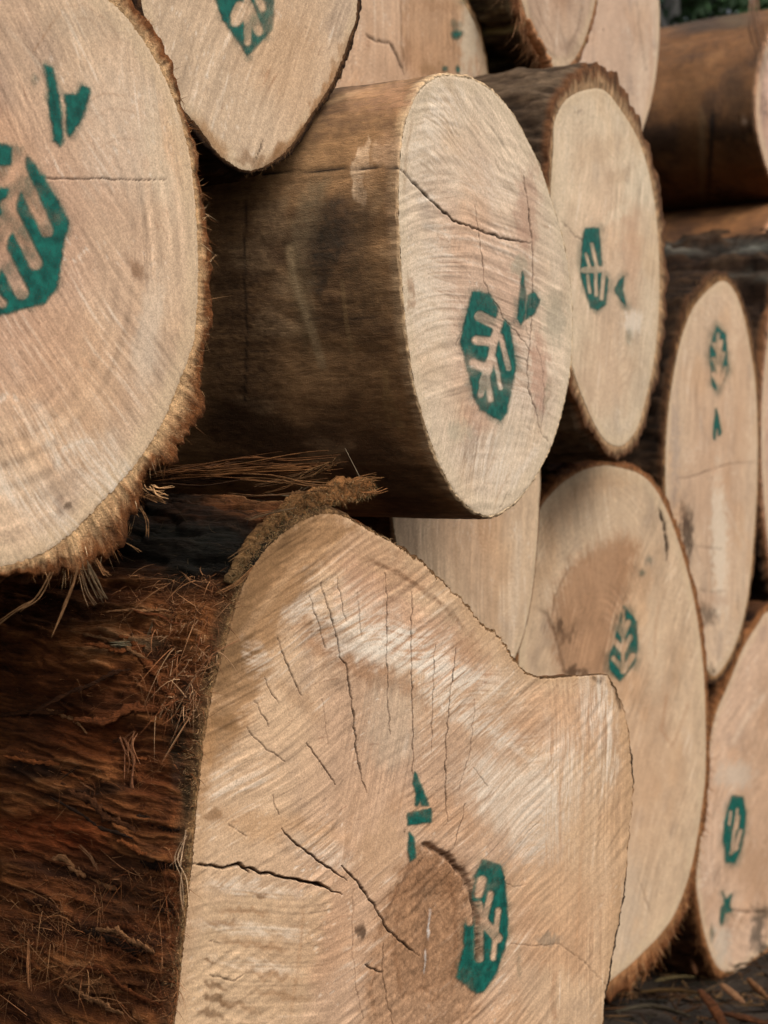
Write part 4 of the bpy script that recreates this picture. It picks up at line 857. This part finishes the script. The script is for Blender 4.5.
def l11_flank(s, L, W, P, A, arc, c):
    th_ = np.append(arc / np.mean(s.Ro), 0); cr_ = np.interp(th_, s.th, s.crust, period=2 * np.pi) * (np.append(A, 9) < .05)
    c += (wood(40, 32, 25)[None] * np.append(np.clip(1 + 2.2 * perlin(arc * 260, A * 100, 172), .3, 4), 1)[:, None] - c) * (.9 * cr_)[:, None]
    A1 = np.append(A, 9); a1 = np.append(arc, 0)
    j = .35 * fbm(a1 * 20, A1 * 10, 170, 4)
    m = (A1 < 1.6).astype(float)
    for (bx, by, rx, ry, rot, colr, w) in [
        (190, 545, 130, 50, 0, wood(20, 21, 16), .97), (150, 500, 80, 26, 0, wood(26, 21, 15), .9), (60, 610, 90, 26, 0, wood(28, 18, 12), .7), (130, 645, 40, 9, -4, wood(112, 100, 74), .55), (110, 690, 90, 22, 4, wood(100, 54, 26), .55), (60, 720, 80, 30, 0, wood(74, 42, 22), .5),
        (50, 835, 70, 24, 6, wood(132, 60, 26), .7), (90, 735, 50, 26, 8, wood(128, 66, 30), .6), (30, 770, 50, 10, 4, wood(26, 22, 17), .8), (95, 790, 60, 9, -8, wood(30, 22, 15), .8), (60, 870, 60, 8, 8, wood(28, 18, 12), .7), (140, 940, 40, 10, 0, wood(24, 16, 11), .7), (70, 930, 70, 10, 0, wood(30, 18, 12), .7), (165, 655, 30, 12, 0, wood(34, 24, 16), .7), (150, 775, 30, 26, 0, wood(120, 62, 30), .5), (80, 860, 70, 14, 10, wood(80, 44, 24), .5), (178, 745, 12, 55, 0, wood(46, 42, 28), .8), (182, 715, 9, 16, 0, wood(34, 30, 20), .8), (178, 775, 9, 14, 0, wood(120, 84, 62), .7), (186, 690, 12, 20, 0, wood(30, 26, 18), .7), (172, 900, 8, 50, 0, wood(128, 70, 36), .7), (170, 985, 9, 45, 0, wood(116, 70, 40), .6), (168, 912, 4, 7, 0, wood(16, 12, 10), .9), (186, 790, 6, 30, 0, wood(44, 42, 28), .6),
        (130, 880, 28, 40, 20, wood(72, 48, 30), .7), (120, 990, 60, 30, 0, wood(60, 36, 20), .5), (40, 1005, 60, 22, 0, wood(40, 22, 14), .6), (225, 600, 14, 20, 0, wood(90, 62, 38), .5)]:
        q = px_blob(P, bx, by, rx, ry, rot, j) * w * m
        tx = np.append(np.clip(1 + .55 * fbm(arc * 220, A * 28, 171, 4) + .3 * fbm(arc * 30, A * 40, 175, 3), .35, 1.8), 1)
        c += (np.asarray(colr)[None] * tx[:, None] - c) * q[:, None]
def notch(TH, A):
    w = sstep(-1.2, -.9, np.where(TH > np.pi, TH - 2 * np.pi, TH)) * sstep(1.75, 1.45, np.where(TH > np.pi, TH - 2 * np.pi, TH))
    return 1 - .5 * w * sstep(0, .10, A)
t_ = np.where(L11.th > np.pi, L11.th - 2 * np.pi, L11.th)
k_ = sstep(-1.3, -1.0, t_) * sstep(1.75, 1.5, t_)
L11.Ro = L11.Rw + (L11.Ro - L11.Rw) * (1 - k_) + k_ * (.0012 + .002 * np.clip(L11.circ(30, 5), 0, 1))
y_ = to_px(L11.world(np.stack([L11.Rw * np.cos(L11.th), L11.Rw * np.sin(L11.th), L11.Rw * 0], 1)))[:, 1]
L11.crust = np.clip(sstep(740, 752, y_) * sstep(796, 782, y_) + sstep(862, 885, y_) * sstep(1010, 985, y_) + sstep(676, 684, y_) * sstep(716, 700, y_) * .6, 0, 1) * k_
L11.Ro = L11.Ro + L11.crust * (.004 + .004 * np.clip(L11.circ(60, 6), -.6, 1))
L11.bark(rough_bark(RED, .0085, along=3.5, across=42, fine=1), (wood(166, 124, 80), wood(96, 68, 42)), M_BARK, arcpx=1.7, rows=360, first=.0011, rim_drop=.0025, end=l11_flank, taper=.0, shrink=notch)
L11.stamp('painted_leaf_emblem', [[(483, 860), (492, 862), (501, 866), (505, 880), (507, 910), (507.6, 938), (496, 974), (483, 991), (476.6, 993), (457, 977), (465, 946), (465, 925), (472, 908), (475, 876)]],
          [((482.6, 880), (478.5, 894), 4), ((491, 894), (484, 922), 2.8), ((498.6, 910), (493.4, 958), 2.5), ((483, 920), (498, 938), 4.6), ((479, 905), (479.5, 958), 4.2), ((473, 905), (470, 922), 3.6)], edge=1.4, step=.8, seed=14, stg=1.02, halo=.3)
L11.stamp('painted_letter', [[(415, 772), (422.5, 788), (429, 805), (423, 806), (420, 801), (417, 806), (415, 805), (417, 793), (413.5, 783)], [(408, 813), (431.5, 808.5), (431.5, 822), (408, 824.5)], [(409.6, 832), (414, 838), (415, 845), (415, 858), (411, 860.5), (408, 848)]], edge=1.1, step=.8, seed=15, halo=.12)
L11.stamp('paint_smear', [], seed=16, blobs=[(519, 965, 3, 20, .2)])
FR = [wood(176, 134, 86), wood(150, 116, 74), wood(126, 92, 56), wood(196, 156, 108), wood(110, 96, 62)]
RF = [wood(120, 68, 36), wood(96, 52, 27), wood(140, 86, 48), wood(64, 36, 20), wood(160, 110, 70)]
L11.fringe(112, 195, 5000, .0045, .00028, FR, out=.7, back=-.2, seed=15, tang=.9, droop=.1)
L11.fringe(190, 225, 2500, .006, .0004, RF + [wood(60, 52, 34), wood(40, 34, 22)], out=.9, back=.6, seed=16, tang=.9)
L11.fringe(30, 100, 1600, .003, .00028, [wood(196, 160, 116), wood(170, 130, 88)], out=.7, back=.2, seed=17)

# torn bark lip that curls off the top of the notched log
def lip():
    mid = catmull([(236, 584), (246, 564), (259, 545), (277, 526), (299, 509), (322, 499), (343, 493), (362, 490), (377, 486)], 14, False)
    wid = np.interp(np.linspace(0, 1, len(mid)), [0, .2, .5, .75, .93, 1], [3, 6, 10, 11, 10, 6])
    base = L11.unproject(mid); n = len(mid)
    T = np.gradient(base, axis=0); T /= np.linalg.norm(T, axis=1, keepdims=True)
    out = np.cross(L11.n, T); out /= np.linalg.norm(out, axis=1, keepdims=True)
    dep = base[:, 1] / F
    rows = []
    K = 22; iv = np.arange(n)
    low = 1 + .45 * fbm(iv * .11, iv * 0 + 3.3, 182, 3)
    for k in range(K):
        a = 2 * np.pi * k / K; ca, sa = math.cos(a), math.sin(a)
        sq = math.copysign(abs(ca) ** .7, ca); st_ = math.copysign(abs(sa) ** .6, sa)
        rr = wid * dep * low * (1 + .40 * fbm(iv * .30, np.full(n, k * .9), 180, 4) + .22 * perlin(iv * .9, np.full(n, k * 1.3), 183))
        rows.append(base + out * (sq * rr)[:, None] + L11.n[None] * (st_ * (.007 + .004 * fbm(iv * .25, np.full(n, k * .8), 184, 3)) - .010)[:, None])
    V = np.stack(rows, 1).reshape(-1, 3)
    L = L11.inv(V)
    nz = fbm(L[:, 0] * 160, L[:, 1] * 160, 181, 4)
    L[:, 2] += .004 * nz
    tt = np.repeat(np.linspace(0, 1, n), K)[:, None]
    c = (wood(120, 92, 58)[None] * (1 - tt) + wood(150, 98, 54)[None] * tt) * np.clip(1 + 1.1 * nz[:, None], .3, 1.9)
    o = mesh_obj('bark_lip', L, [grid_faces(n, K, True), np.array([list(range(K))[::-1], [(n - 1) * K + k for k in range(K)]])], M_BARK, L11.root, c)
    # torn strands that run out of both ends of the lip
    for q, (pp, rad, cl_) in enumerate([([(352, 484), (366, 480), (380, 478)], .0022, wood(170, 118, 70)), ([(358, 492), (372, 492), (383, 488)], .002, wood(150, 98, 56)), ([(340, 482), (356, 476), (372, 473)], .0016, wood(130, 86, 48)),
                                    ([(330, 486), (300, 484), (270, 478), (235, 476)], .003, wood(112, 76, 44)), ([(318, 490), (280, 494), (250, 496), (220, 494)], .002, wood(96, 66, 40)), ([(290, 508), (262, 514), (240, 520)], .002, wood(84, 64, 42)), ([(262, 540), (240, 548), (222, 560)], .0018, wood(104, 76, 46)), ([(246, 566), (232, 584), (214, 594)], .002, wood(130, 88, 52))]):
        L11.bundle('hanging_shred', L11.unproject(np.array(pp, float)) + L11.n * .004 * (1 + .3 * q), rad, cl_, 520 + q)
    # its fuzz
    r = np.random.default_rng(33); m = 9000
    m = 3200; i = r.integers(0, n, m); f = r.uniform(-1, 1, m)
    b = base[i] + out[i] * (f * wid[i] * dep[i])[:, None] + L11.n[None] * (-.006 + r.random((m, 1)) * .004)
    d = r.normal(size=(m, 3)) * .6 + L11.n[None] * .5 + np.sign(f)[:, None] * out[i] * .5 * np.abs(f)[:, None]
    d /= np.linalg.norm(d, axis=1, keepdims=True)
    ln = .0055 * (.3 + r.random(m) ** 2)
    cc = np.array(FR)[r.integers(0, len(FR), m)] * (.55 + .6 * r.random((m, 1)))
    v, fa, cl = tubes(L11.inv(b), d @ L11.R3, ln, .00028 * (.6 + r.random(m)), r.normal(size=(m, 3)) * .002, cc)
    fz = mesh_obj('bark_fringe', v, fa, M_FIBRE, o, cl)
lip()

# loose fibre lying on the red flank
def flank_fibres(n, region, length, rad, cols, seed, along=1.0, lift=.35, name='loose_fibre', ang=.5):
    r = np.random.default_rng(seed)
    idx = np.nonzero(L11.bF)[0]; P = L11.bP[idx]
    x0, y0, x1, y1 = region
    ok = idx[(P[:, 0] > x0) & (P[:, 0] < x1) & (P[:, 1] > y0) & (P[:, 1] < y1)]
    if len(ok) == 0: return
    k = ok[r.integers(0, len(ok), n)]
    den = fbm(L11.bP[k, 0] / 40, L11.bP[k, 1] / 28, 190 + seed, 3)
    k = k[r.random(len(k)) < np.clip(.45 + 1.1 * den, .05, 1)]
    m = len(k)
    b = L11.bW[k] + L11.bN[k] * .001
    axw = L11.ax @ L11.R3.T; axw /= np.linalg.norm(axw)
    sgn = np.where(r.random((m, 1)) < .5, 1, -1)
    tang = np.cross(L11.bN[k], axw[None])
    d = axw[None] * sgn * along + tang * r.normal(size=(m, 1)) * ang + L11.bN[k] * np.abs(r.normal(size=(m, 1))) * lift
    d /= np.linalg.norm(d, axis=1, keepdims=True)
    ln = length * (.25 + 1.5 * r.random(m) ** 2)
    bend = (tang * r.normal(size=(m, 1)) * .45 + L11.bN[k] * r.normal(size=(m, 1)) * .2 + np.array([[0, 0, -.3]])) * ln[:, None] * 1.5
    cc = np.array(cols)[r.integers(0, len(cols), m)] * (.6 + .8 * r.random((m, 1)))
    v, f, c = tubes(L11.inv(b), d @ L11.R3, ln, rad * (.4 + r.random(m)), bend @ L11.R3, cc, seg=6)
    mesh_obj(name, v, f, M_FIBRE, L11.root, c)
flank_fibres(5200, (-60, 590, 235, 1060), .017, .00026, RF, 1, lift=.08, ang=.3)
def peel(n, region, seed, cols):
    r = np.random.default_rng(seed); idx = np.nonzero(L11.bF)[0]; P = L11.bP[idx]
    ok = idx[(P[:, 0] > region[0]) & (P[:, 0] < region[2]) & (P[:, 1] > region[1]) & (P[:, 1] < region[3])]
    axw = L11.ax @ L11.R3.T; axw /= np.linalg.norm(axw)
    for q in range(n):
        k = ok[r.integers(0, len(ok))]; N_ = L11.bN[k]; tg = np.cross(N_, axw); ln = r.uniform(.03, .13)
        sg = 1 if L11.bA[k] < ln + .02 else r.choice([-1, 1])
        d = axw * sg + tg * r.normal() * .22; t = np.linspace(0, 1, 6)[:, None]
        w_ = np.cumsum(r.normal(size=(6, 1)) * .12, 0)
        pts = L11.bW[k] + d * ln * t + tg * w_ * ln * .35 + N_ * (.001 + .010 * r.random() * t ** 2)
        rad = r.uniform(.0015, .0055); v, f, c = path_tube(L11.inv(pts), rad, cols[r.integers(0, len(cols))] * r.uniform(.6, 1.2), 8, 1.0, n=7, seed=seed * 991 + q, jit=.28)
        # squash against the flank
        ctr = np.repeat(v.reshape(-1, 8, 3).mean(1), 8, 0); nl = N_ @ L11.R3; off = (v - ctr) @ nl
        v = v - np.outer(off * .75, nl)
        mesh_obj('peeling_strip', v, f, M_BARK, L11.root, c)
peel(46, (-30, 610, 215, 1040), 71, [wood(112, 62, 32), wood(138, 78, 40), wood(84, 50, 28), wood(54, 36, 24), wood(150, 104, 66)])
flank_fibres(2200, (-60, 860, 190, 1060), .026, .00034, RF, 2, ang=1.2, lift=.5)
flank_fibres(700, (-30, 890, 105, 985), .030, .00034, [wood(150, 102, 62), wood(170, 122, 78), wood(116, 74, 44)], 3, ang=1.3, lift=.8)
flank_fibres(900, (120, 575, 235, 625), .020, .0005, [wood(130, 84, 50), wood(160, 112, 72), wood(90, 54, 30)], 4, ang=1.0, lift=.8)
flank_fibres(1400, (80, 480, 300, 590), .018, .0003, [wood(46, 40, 28), wood(74, 60, 40), wood(30, 26, 20)], 5)
flank_fibres(700, (150, 620, 235, 720), .022, .0005, [wood(160, 104, 64), wood(120, 70, 40), wood(190, 146, 104)], 6, ang=1.4, lift=.8)

def shred(pxs, off, rad, col, seed, flat=.45, log=None, name='hanging_shred', ref=None):
    log = log or L11
    k = log.on_bark([ref or pxs[0]])[0]
    y = log.bW[k][1] - off
    pts = np.array([at_depth(p[0], p[1], y - .004 * i) for i, p in enumerate(pxs)])
    return log.bundle(name, pts, rad, col, seed)
for k, (pxs, rad, col) in enumerate([
    ([(181, 597), (178, 612), (176, 630), (174, 655)], .0042, wood(146, 106, 72)), ([(184, 600), (181, 625), (179, 652)], .0022, wood(170, 126, 88)), ([(173, 600), (173, 620), (170, 650)], .0018, wood(150, 108, 72)),
    ([(122, 738), (128, 748), (132, 760), (130, 780), (131, 798)], .0036, wood(136, 88, 58)), ([(136, 732), (130, 745), (133, 765)], .0022, wood(150, 100, 66)), ([(120, 742), (140, 728), (148, 736)], .0018, wood(140, 92, 60)),
    ([(80, 845), (92, 860), (100, 880), (106, 900)], .0022, wood(136, 96, 64)), ([(88, 852), (98, 872), (112, 896)], .0016, wood(120, 84, 56)), ([(185, 830), (181, 852), (178, 866)], .0012, wood(206, 168, 128)), ([(186, 836), (176, 858), (184, 880), (186, 905)], .001, wood(206, 170, 130)), ([(170, 866), (180, 856), (184, 842)], .0009, wood(206, 168, 128)), ([(182, 868), (180, 890), (183, 912)], .0009, wood(190, 150, 110)),
    ([(55, 820), (85, 790), (110, 800), (130, 806), (146, 824)], .0014, wood(150, 104, 66)), ([(80, 782), (110, 800), (140, 815)], .0012, wood(120, 80, 50)), ([(60, 780), (75, 770), (95, 762)], .0016, wood(56, 42, 30)), ([(115, 832), (135, 848), (158, 862)], .001, wood(150, 108, 70)),
    ([(0, 955), (25, 935), (45, 915), (60, 898)], .0012, wood(180, 132, 88)), ([(8, 975), (22, 950), (30, 925)], .0011, wood(190, 140, 94)), ([(28, 940), (29, 965), (30, 990)], .0016, wood(150, 100, 62)), ([(0, 1010), (20, 990), (45, 965), (75, 950)], .0014, wood(160, 110, 68)), ([(10, 900), (35, 925), (60, 935), (85, 930)], .0012, wood(150, 104, 64)),
    ([(195, 672), (215, 665), (226, 650)], .0011, wood(186, 134, 92)), ([(196, 675), (212, 655), (240, 640)], .0009, wood(176, 120, 82)), ([(185, 690), (192, 682), (195, 676)], .0013, wood(196, 160, 120)), ([(112, 645), (130, 646), (148, 642), (158, 620)], .003, wood(120, 108, 82)),
    ([(262, 493), (285, 487), (300, 480), (316, 462)], .0022, wood(120, 82, 48)), ([(268, 494), (293, 495), (304, 487), (317, 478)], .0013, wood(170, 150, 116)), ([(292, 484), (310, 474), (330, 464), (333, 461)], .004, wood(104, 74, 44)), ([(345, 448), (352, 462), (360, 478)], .0007, wood(130, 112, 88)),
    ([(160, 474), (200, 472), (240, 468), (285, 466), (330, 464)], .0095, wood(96, 60, 32)), ([(150, 478), (190, 475), (230, 471), (275, 469)], .0080, wood(70, 45, 26)), ([(210, 474), (250, 470), (300, 466), (334, 465)], .0060, wood(116, 76, 42)), ([(160, 481), (205, 480), (250, 474), (300, 473)], .0045, wood(70, 46, 28)), ([(255, 486), (280, 480), (310, 472)], .0035, wood(84, 58, 34))]):
    shred(pxs, .012 if k < 25 else .02, rad, col, 300 + k)
# splinters under the rim of the left log
def splinter(pxs, y, rad, col, seed, log=L1, flat=.6):
    pts = np.array([at_depth(p[0], p[1], y) for p in pxs]); log.bundle('bark_splinter', pts, rad, col, seed)
splinter([(80, 560), (74, 585), (64, 612), (53, 636)], 1.50, .0022, wood(150, 108, 70), 400)
splinter([(52, 572), (38, 598), (20, 610), (-8, 630)], 1.48, .0026, wood(140, 102, 66), 401)
for k, (pxs, rad, c_) in enumerate([([(150, 488), (157, 492), (166, 495)], .004, wood(196, 150, 102)), ([(146, 496), (156, 500), (163, 503)], .003, wood(170, 124, 80)), ([(140, 505), (147, 520), (148, 537)], .0018, wood(160, 116, 74)), ([(120, 540), (132, 546), (140, 551)], .0014, wood(150, 110, 70)), ([(128, 520), (132, 530), (126, 540)], .0014, wood(130, 94, 58)),
                               ([(86, 562), (92, 580), (104, 600)], .0035, wood(110, 88, 62)), ([(80, 564), (86, 590), (96, 606)], .002, wood(130, 100, 70)), ([(96, 560), (104, 572), (107, 574)], .002, wood(160, 112, 70)), ([(198, 262), (207, 262), (217, 254)], .0008, wood(170, 130, 88))]):
    splinter(pxs, 1.60 if pxs[0][0] > 110 else 1.53, rad, c_, 410 + k)
# peeled strip on the end at top right
pts = L7.unproject(np.array([(747, -18), (748, 5), (750, 30), (756, 52), (758, 66)], float)) + L7.n * .02
L7.bundle('bark_splinter', pts, .010, wood(190, 150, 118), 450)
pts = L4.unproject(np.array([(528, 40), (535, 60), (538, 72), (540, 84)], float)) + L4.n * .02
L4.local_strip('bark_splinter', pts, .012, wood(176, 124, 84), .5, 451)
pts = L4.unproject(np.array([(522, 20), (530, 45), (542, 62)], float)) + L4.n * .012
L4.local_strip('bark_splinter', pts, .010, wood(186, 132, 90), .5, 452)

# =========================================================== the ground
def ground():
    n = 120
    g = np.concatenate([np.linspace(-1, 1, n)])
    x = np.sign(g) * (np.abs(g) ** 3 * 40 + np.abs(g) ** 9 * 400); X, Y = np.meshgrid(x + 1.0, x + 4.0)
    Z = .03 * fbm(X.ravel() * 1.5, Y.ravel() * 1.5, 200, 4) - .02
    far = np.hypot(X.ravel(), Y.ravel())
    Z = Z * np.clip(1.5 - far / 30, .2, 1) + .06 - .2 * sstep(3.3, 4.2, Y.ravel() + .2 * (X.ravel() - .9))
    m, nt, b, out = new_mat('forest_soil'); N = nt.nodes; Lk = nt.links
    tc = N.new('ShaderNodeTexCoord'); no = N.new('ShaderNodeTexNoise'); no.inputs['Scale'].default_value = 6; no.inputs['Detail'].default_value = 8
    n2 = N.new('ShaderNodeTexNoise'); n2.inputs['Scale'].default_value = 90; n2.inputs['Detail'].default_value = 4
    Lk.new(tc.outputs['Object'], no.inputs['Vector']); Lk.new(tc.outputs['Object'], n2.inputs['Vector'])
    mx = N.new('ShaderNodeMath'); mx.operation = 'MULTIPLY_ADD'; mx.inputs[1].default_value = .5
    Lk.new(n2.outputs[0], mx.inputs[0]); Lk.new(no.outputs[0], mx.inputs[2])
    cr = N.new('ShaderNodeValToRGB'); cr.color_ramp.elements[0].position = .55; cr.color_ramp.elements[0].color = (.007, .005, .0035, 1)
    cr.color_ramp.elements[1].position = 1.0; cr.color_ramp.elements[1].color = (.042, .028, .017, 1)
    Lk.new(mx.outputs[0], cr.inputs[0]); Lk.new(cr.outputs[0], b.inputs['Base Color'])
    bp = N.new('ShaderNodeBump'); bp.inputs['Distance'].default_value = .02; Lk.new(mx.outputs[0], bp.inputs['Height']); Lk.new(bp.outputs[0], b.inputs['Normal'])
    o = mesh_obj('ground', np.stack([X.ravel(), Y.ravel(), Z], 1), grid_faces(n, n), m)
    o['kind'] = 'structure'; o['label'] = 'dark forest soil under the log pile'
    r = np.random.default_rng(9); k = 5200
    bx = r.uniform(.2, 2.2, k); by = r.uniform(2.2, 5.6, k); bz = .03 * fbm(bx * 1.5, by * 1.5, 200, 4) + .045 - .2 * sstep(3.3, 4.2, by + .2 * (bx - .9)) + r.random(k) * .02
    a = r.uniform(0, 6.28, k); d = np.stack([np.cos(a), np.sin(a), r.normal(size=k) * .12], 1); d /= np.linalg.norm(d, axis=1, keepdims=True)
    ln = .02 + .12 * r.random(k) ** 2.5
    cc = np.array([wood(110, 74, 44), wood(70, 48, 30), wood(60, 54, 40), wood(40, 28, 18), wood(150, 112, 70)])[r.integers(0, 5, k)] * (.25 + .5 * r.random((k, 1)))
    v, f, c = tubes(np.stack([bx, by, bz], 1), d, ln, .0012 + .003 * r.random(k) ** 2, r.normal(size=(k, 3)) * .01, cc)
    o = mesh_obj('bark_litter', v, f, M_FIBRE, None, c); o['kind'] = 'stuff'; o['label'] = 'scattered needles and shredded bark over the dark soil'; o['category'] = 'litter'
ground()

def ground_strip(name, label, pxs, rad, col, seed, flat=.35, lift=.02, cat='bark'):
    pts = []
    for (px, py, h) in pxs:
        r = ray(px, py); t = 2.0
        for _ in range(60):      # walk the sight line down to the soil
            p = r * t; g_ = .06 - .2 * float(sstep(3.3, 4.2, p[1] + .2 * (p[0] - .9))) + h
            if p[2] + H < g_: break
            t += .05
        pts.append(np.array([0, 0, H]) + r * t)
    pts = np.array(pts); c0 = pts.mean(0)
    v, f, c = path_tube(pts - c0, rad, np.asarray(col) * .5, 8, 1.0, seed=seed, jit=.05)
    ctr = np.repeat(v.reshape(-1, 8, 3).mean(1), 8, 0); v[:, 2] = ctr[:, 2] + (v[:, 2] - ctr[:, 2]) * flat
    o = mesh_obj(name, v, f, M_BARK, None, c); o.location = Vector(c0)
    o['label'] = label; o['category'] = cat; o['group'] = 'loose pieces lying on the ground'
ground_strip('bark_piece', 'pale orange slab of bark lying just under the lower right corner log', [(722, 984, .05), (732, 993, .04), (744, 1003, .03)], .011, wood(190, 138, 96), 1)
ground_strip('bark_piece', 'dark reddish bark slab slanting down to the bottom edge, in front of the corner log', [(700, 990, .03), (712, 1005, .03), (722, 1022, .02), (735, 1040, .02)], .013, wood(120, 72, 40), 2)
ground_strip('bark_piece', 'brown flat bark slab along the bottom edge right of the slanting slab', [(722, 1013, .02), (745, 1018, .02), (775, 1026, .02)], .014, wood(110, 68, 40), 3)
ground_strip('stick', 'straight pale stick poking out right of the orange bark slab', [(748, 979, .05), (757, 988, .04), (768, 998, .03)], .008, wood(160, 112, 72), 4, .9, cat='stick')
ground_strip('stick', 'thin light stick lying crossways between the two lower right logs', [(655, 981, .02), (675, 977, .02), (695, 977, .02)], .005, wood(130, 110, 70), 5, .9, cat='stick')
ground_strip('stick', 'short brown stick standing up in the dark gap between the lower logs', [(688, 955, .06), (692, 964, .05), (696, 974, .03)], .008, wood(120, 76, 46), 6, .9, cat='stick')
ground_strip('stick', 'long dull twig low in the gap by the foot of the broad log', [(640, 992, .02), (670, 990, .02), (700, 993, .02)], .005, wood(120, 90, 52), 7, .9, cat='stick')
ground_strip('stick', 'grey twig along the bottom edge beside the notched log', [(615, 1012, .02), (650, 1006, .02), (690, 1016, .02)], .006, wood(96, 84, 64), 8, .9, cat='stick')

# =========================================================== trees behind the stack
M_LEAF = detail_mat('tree_leaf', [(30, 30, 30)], [.35], .1, .001, .7, .3)
M_TRUNK = detail_mat('grey_trunk', [(40, 40, 8), (120, 120, 30)], [.25, .2], .8, .01, .9, .1)
def tree(x, y, h, r0, label, leafcol, seed, crown=(1.6, 1.5, 2.2), cz=None, n=5200, col=(.16, .15, .13)):
    r = np.random.default_rng(seed)
    e = bpy.data.objects.new('tree', None); COL.objects.link(e); e.location = (x, y, -.05); e['label'] = label; e['category'] = 'tree'; e['group'] = 'trees behind the log stack'
    V = []; Fc = []; C_ = []; off = 0
    def limb(p, q, ra, rb):
        nonlocal off
        t = np.linspace(0, 1, 14)[:, None]; c = p * (1 - t) + q * t; c[:, 0] += .06 * np.sin(t[:, 0] * 5 + seed) * np.linalg.norm(q - p) * .3
        d = (q - p) / np.linalg.norm(q - p); e1 = np.cross(d, [.3, .9, .2]); e1 /= np.linalg.norm(e1); e2 = np.cross(d, e1)
        a = np.linspace(0, 2 * np.pi, 12, endpoint=False); rr = ra + (rb - ra) * t
        for i in range(14):
            w = rr[i] * (1 + .06 * r.normal(size=12))
            V.append(c[i] + np.cos(a)[:, None] * e1 * w[:, None] + np.sin(a)[:, None] * e2 * w[:, None])
        Fc.append(grid_faces(14, 12, True, off)); off += 14 * 12
        return c
    tr = limb(np.array([0, 0, 0.]), np.array([.2 * r.normal(), .2 * r.normal(), h]), r0, r0 * .35)
    tips = []
    for k in range(9):
        i = r.integers(5, 13); a = r.uniform(0, 6.28); L_ = h * r.uniform(.14, .28)
        q = tr[i] + np.array([math.cos(a) * L_, math.sin(a) * L_, L_ * .5]); limb(tr[i], q, r0 * .3, r0 * .06); tips.append(q)
    v = np.vstack(V); mesh_obj('trunk', v, np.vstack(Fc), M_TRUNK, e, np.repeat(np.array([col]), len(v), 0) * (1 + .2 * r.normal(size=(len(v), 1))).clip(.5, 1.5))
    cc = np.array([0, 0, cz or h * .72])
    cl = r.normal(size=(34, 3)); cl /= np.linalg.norm(cl, axis=1, keepdims=True); cl = cl * (r.random((34, 1)) ** .4) * np.array(crown) + cc
    k = r.integers(0, 34, n); b = cl[k] + r.normal(size=(n, 3)) * np.array(crown) * .19
    d1 = r.normal(size=(n, 3)); d1 /= np.linalg.norm(d1, axis=1, keepdims=True); d2 = np.cross(d1, r.normal(size=(n, 3))); d2 /= np.linalg.norm(d2, axis=1, keepdims=True)
    sz = .05 + .06 * r.random((n, 1))
    q = np.stack([b - d1 * sz, b + d2 * sz * .45, b + d1 * sz, b - d2 * sz * .45], 1).reshape(-1, 3)
    fc = np.arange(n * 4).reshape(n, 4)
    lc = np.repeat(np.array(leafcol)[None] * (.55 + .9 * r.random((34, 1)))[k] * (.7 + .6 * r.random((n, 1))), 4, 0)
    mesh_obj('crown', q, fc, M_LEAF, e, lc, False)
tree(2.55, 13.6, 7.5, .14, 'tree with bare grey trunk seen blurred over the brown flank', (.035, .075, .025), 1, (1.7, 1.4, 1.5), 6.6, col=(.26, .25, .23))
tree(3.9, 15.5, 7.5, .12, 'bright green bushy tree blurred behind the top right log', (.05, .12, .03), 2, (1.9, 1.6, 2.4), 5.4, 9000)
tree(2.9, 19, 9, .16, 'dark green tree farthest back between the other two', (.02, .05, .02), 3, (3.0, 2.0, 3.4), 6.0, 9000)
tree(6.2, 17, 8, .14, 'wide green tree out to the right beyond the stack', (.035, .085, .025), 4, (2.4, 2.0, 3.0), 5.4, 7000)
tree(.4, 20, 9, .16, 'tall green tree out of sight behind the left of the stack', (.03, .07, .025), 5, (2.8, 2.0, 3.4), 6.0, 7000)

# =========================================================== light and camera
SUN_EL, SUN_AZ = 54, 140        # elevation; compass angle from +Y (north) towards +X
w = bpy.data.worlds.new('World'); scene.world = w; w.use_nodes = True
nt = w.node_tree; bg = nt.nodes['Background']; sky = nt.nodes.new('ShaderNodeTexSky')
sky.sky_type = 'NISHITA'; sky.sun_disc = False; sky.sun_elevation = math.radians(SUN_EL); sky.sun_rotation = math.radians(SUN_AZ)
sky.dust_density = 5.0; sky.air_density = 1.0; sky.ozone_density = 1.0
hs = nt.nodes.new('ShaderNodeHueSaturation'); hs.inputs['Saturation'].default_value = .3      # overcast
nt.links.new(sky.outputs[0], hs.inputs['Color']); nt.links.new(hs.outputs[0], bg.inputs[0]); bg.inputs[1].default_value = .14
sl = bpy.data.lights.new('sun', 'SUN'); sl.energy = 1.75; sl.angle = math.radians(45); sl.color = (1, .96, .90)
so = bpy.data.objects.new('sun', sl); COL.objects.link(so)
d = Vector((math.sin(math.radians(SUN_AZ)) * math.cos(math.radians(SUN_EL)), math.cos(math.radians(SUN_AZ)) * math.cos(math.radians(SUN_EL)), math.sin(math.radians(SUN_EL))))
so.rotation_euler = d.to_track_quat('Z', 'Y').to_euler(); so.location = d * 20
cam = bpy.data.cameras.new('camera'); co = bpy.data.objects.new('camera', cam); COL.objects.link(co); scene.camera = co
co.location = (0, 0, H); co.rotation_euler = (math.radians(90), 0, 0)
cam.sensor_width = 36; cam.sensor_fit = 'AUTO'; cam.lens = F / 1024 * 36; cam.clip_end = 500; cam.clip_start = .02
cam.dof.use_dof = True; cam.dof.focus_distance = 1.75; cam.dof.aperture_fstop = 7.5
scene.view_settings.view_transform = 'Standard'; scene.view_settings.look = 'None'; scene.view_settings.exposure = 0.32; scene.view_settings.gamma = 1
scene.cycles.max_bounces = 6; scene.cycles.use_denoising = True
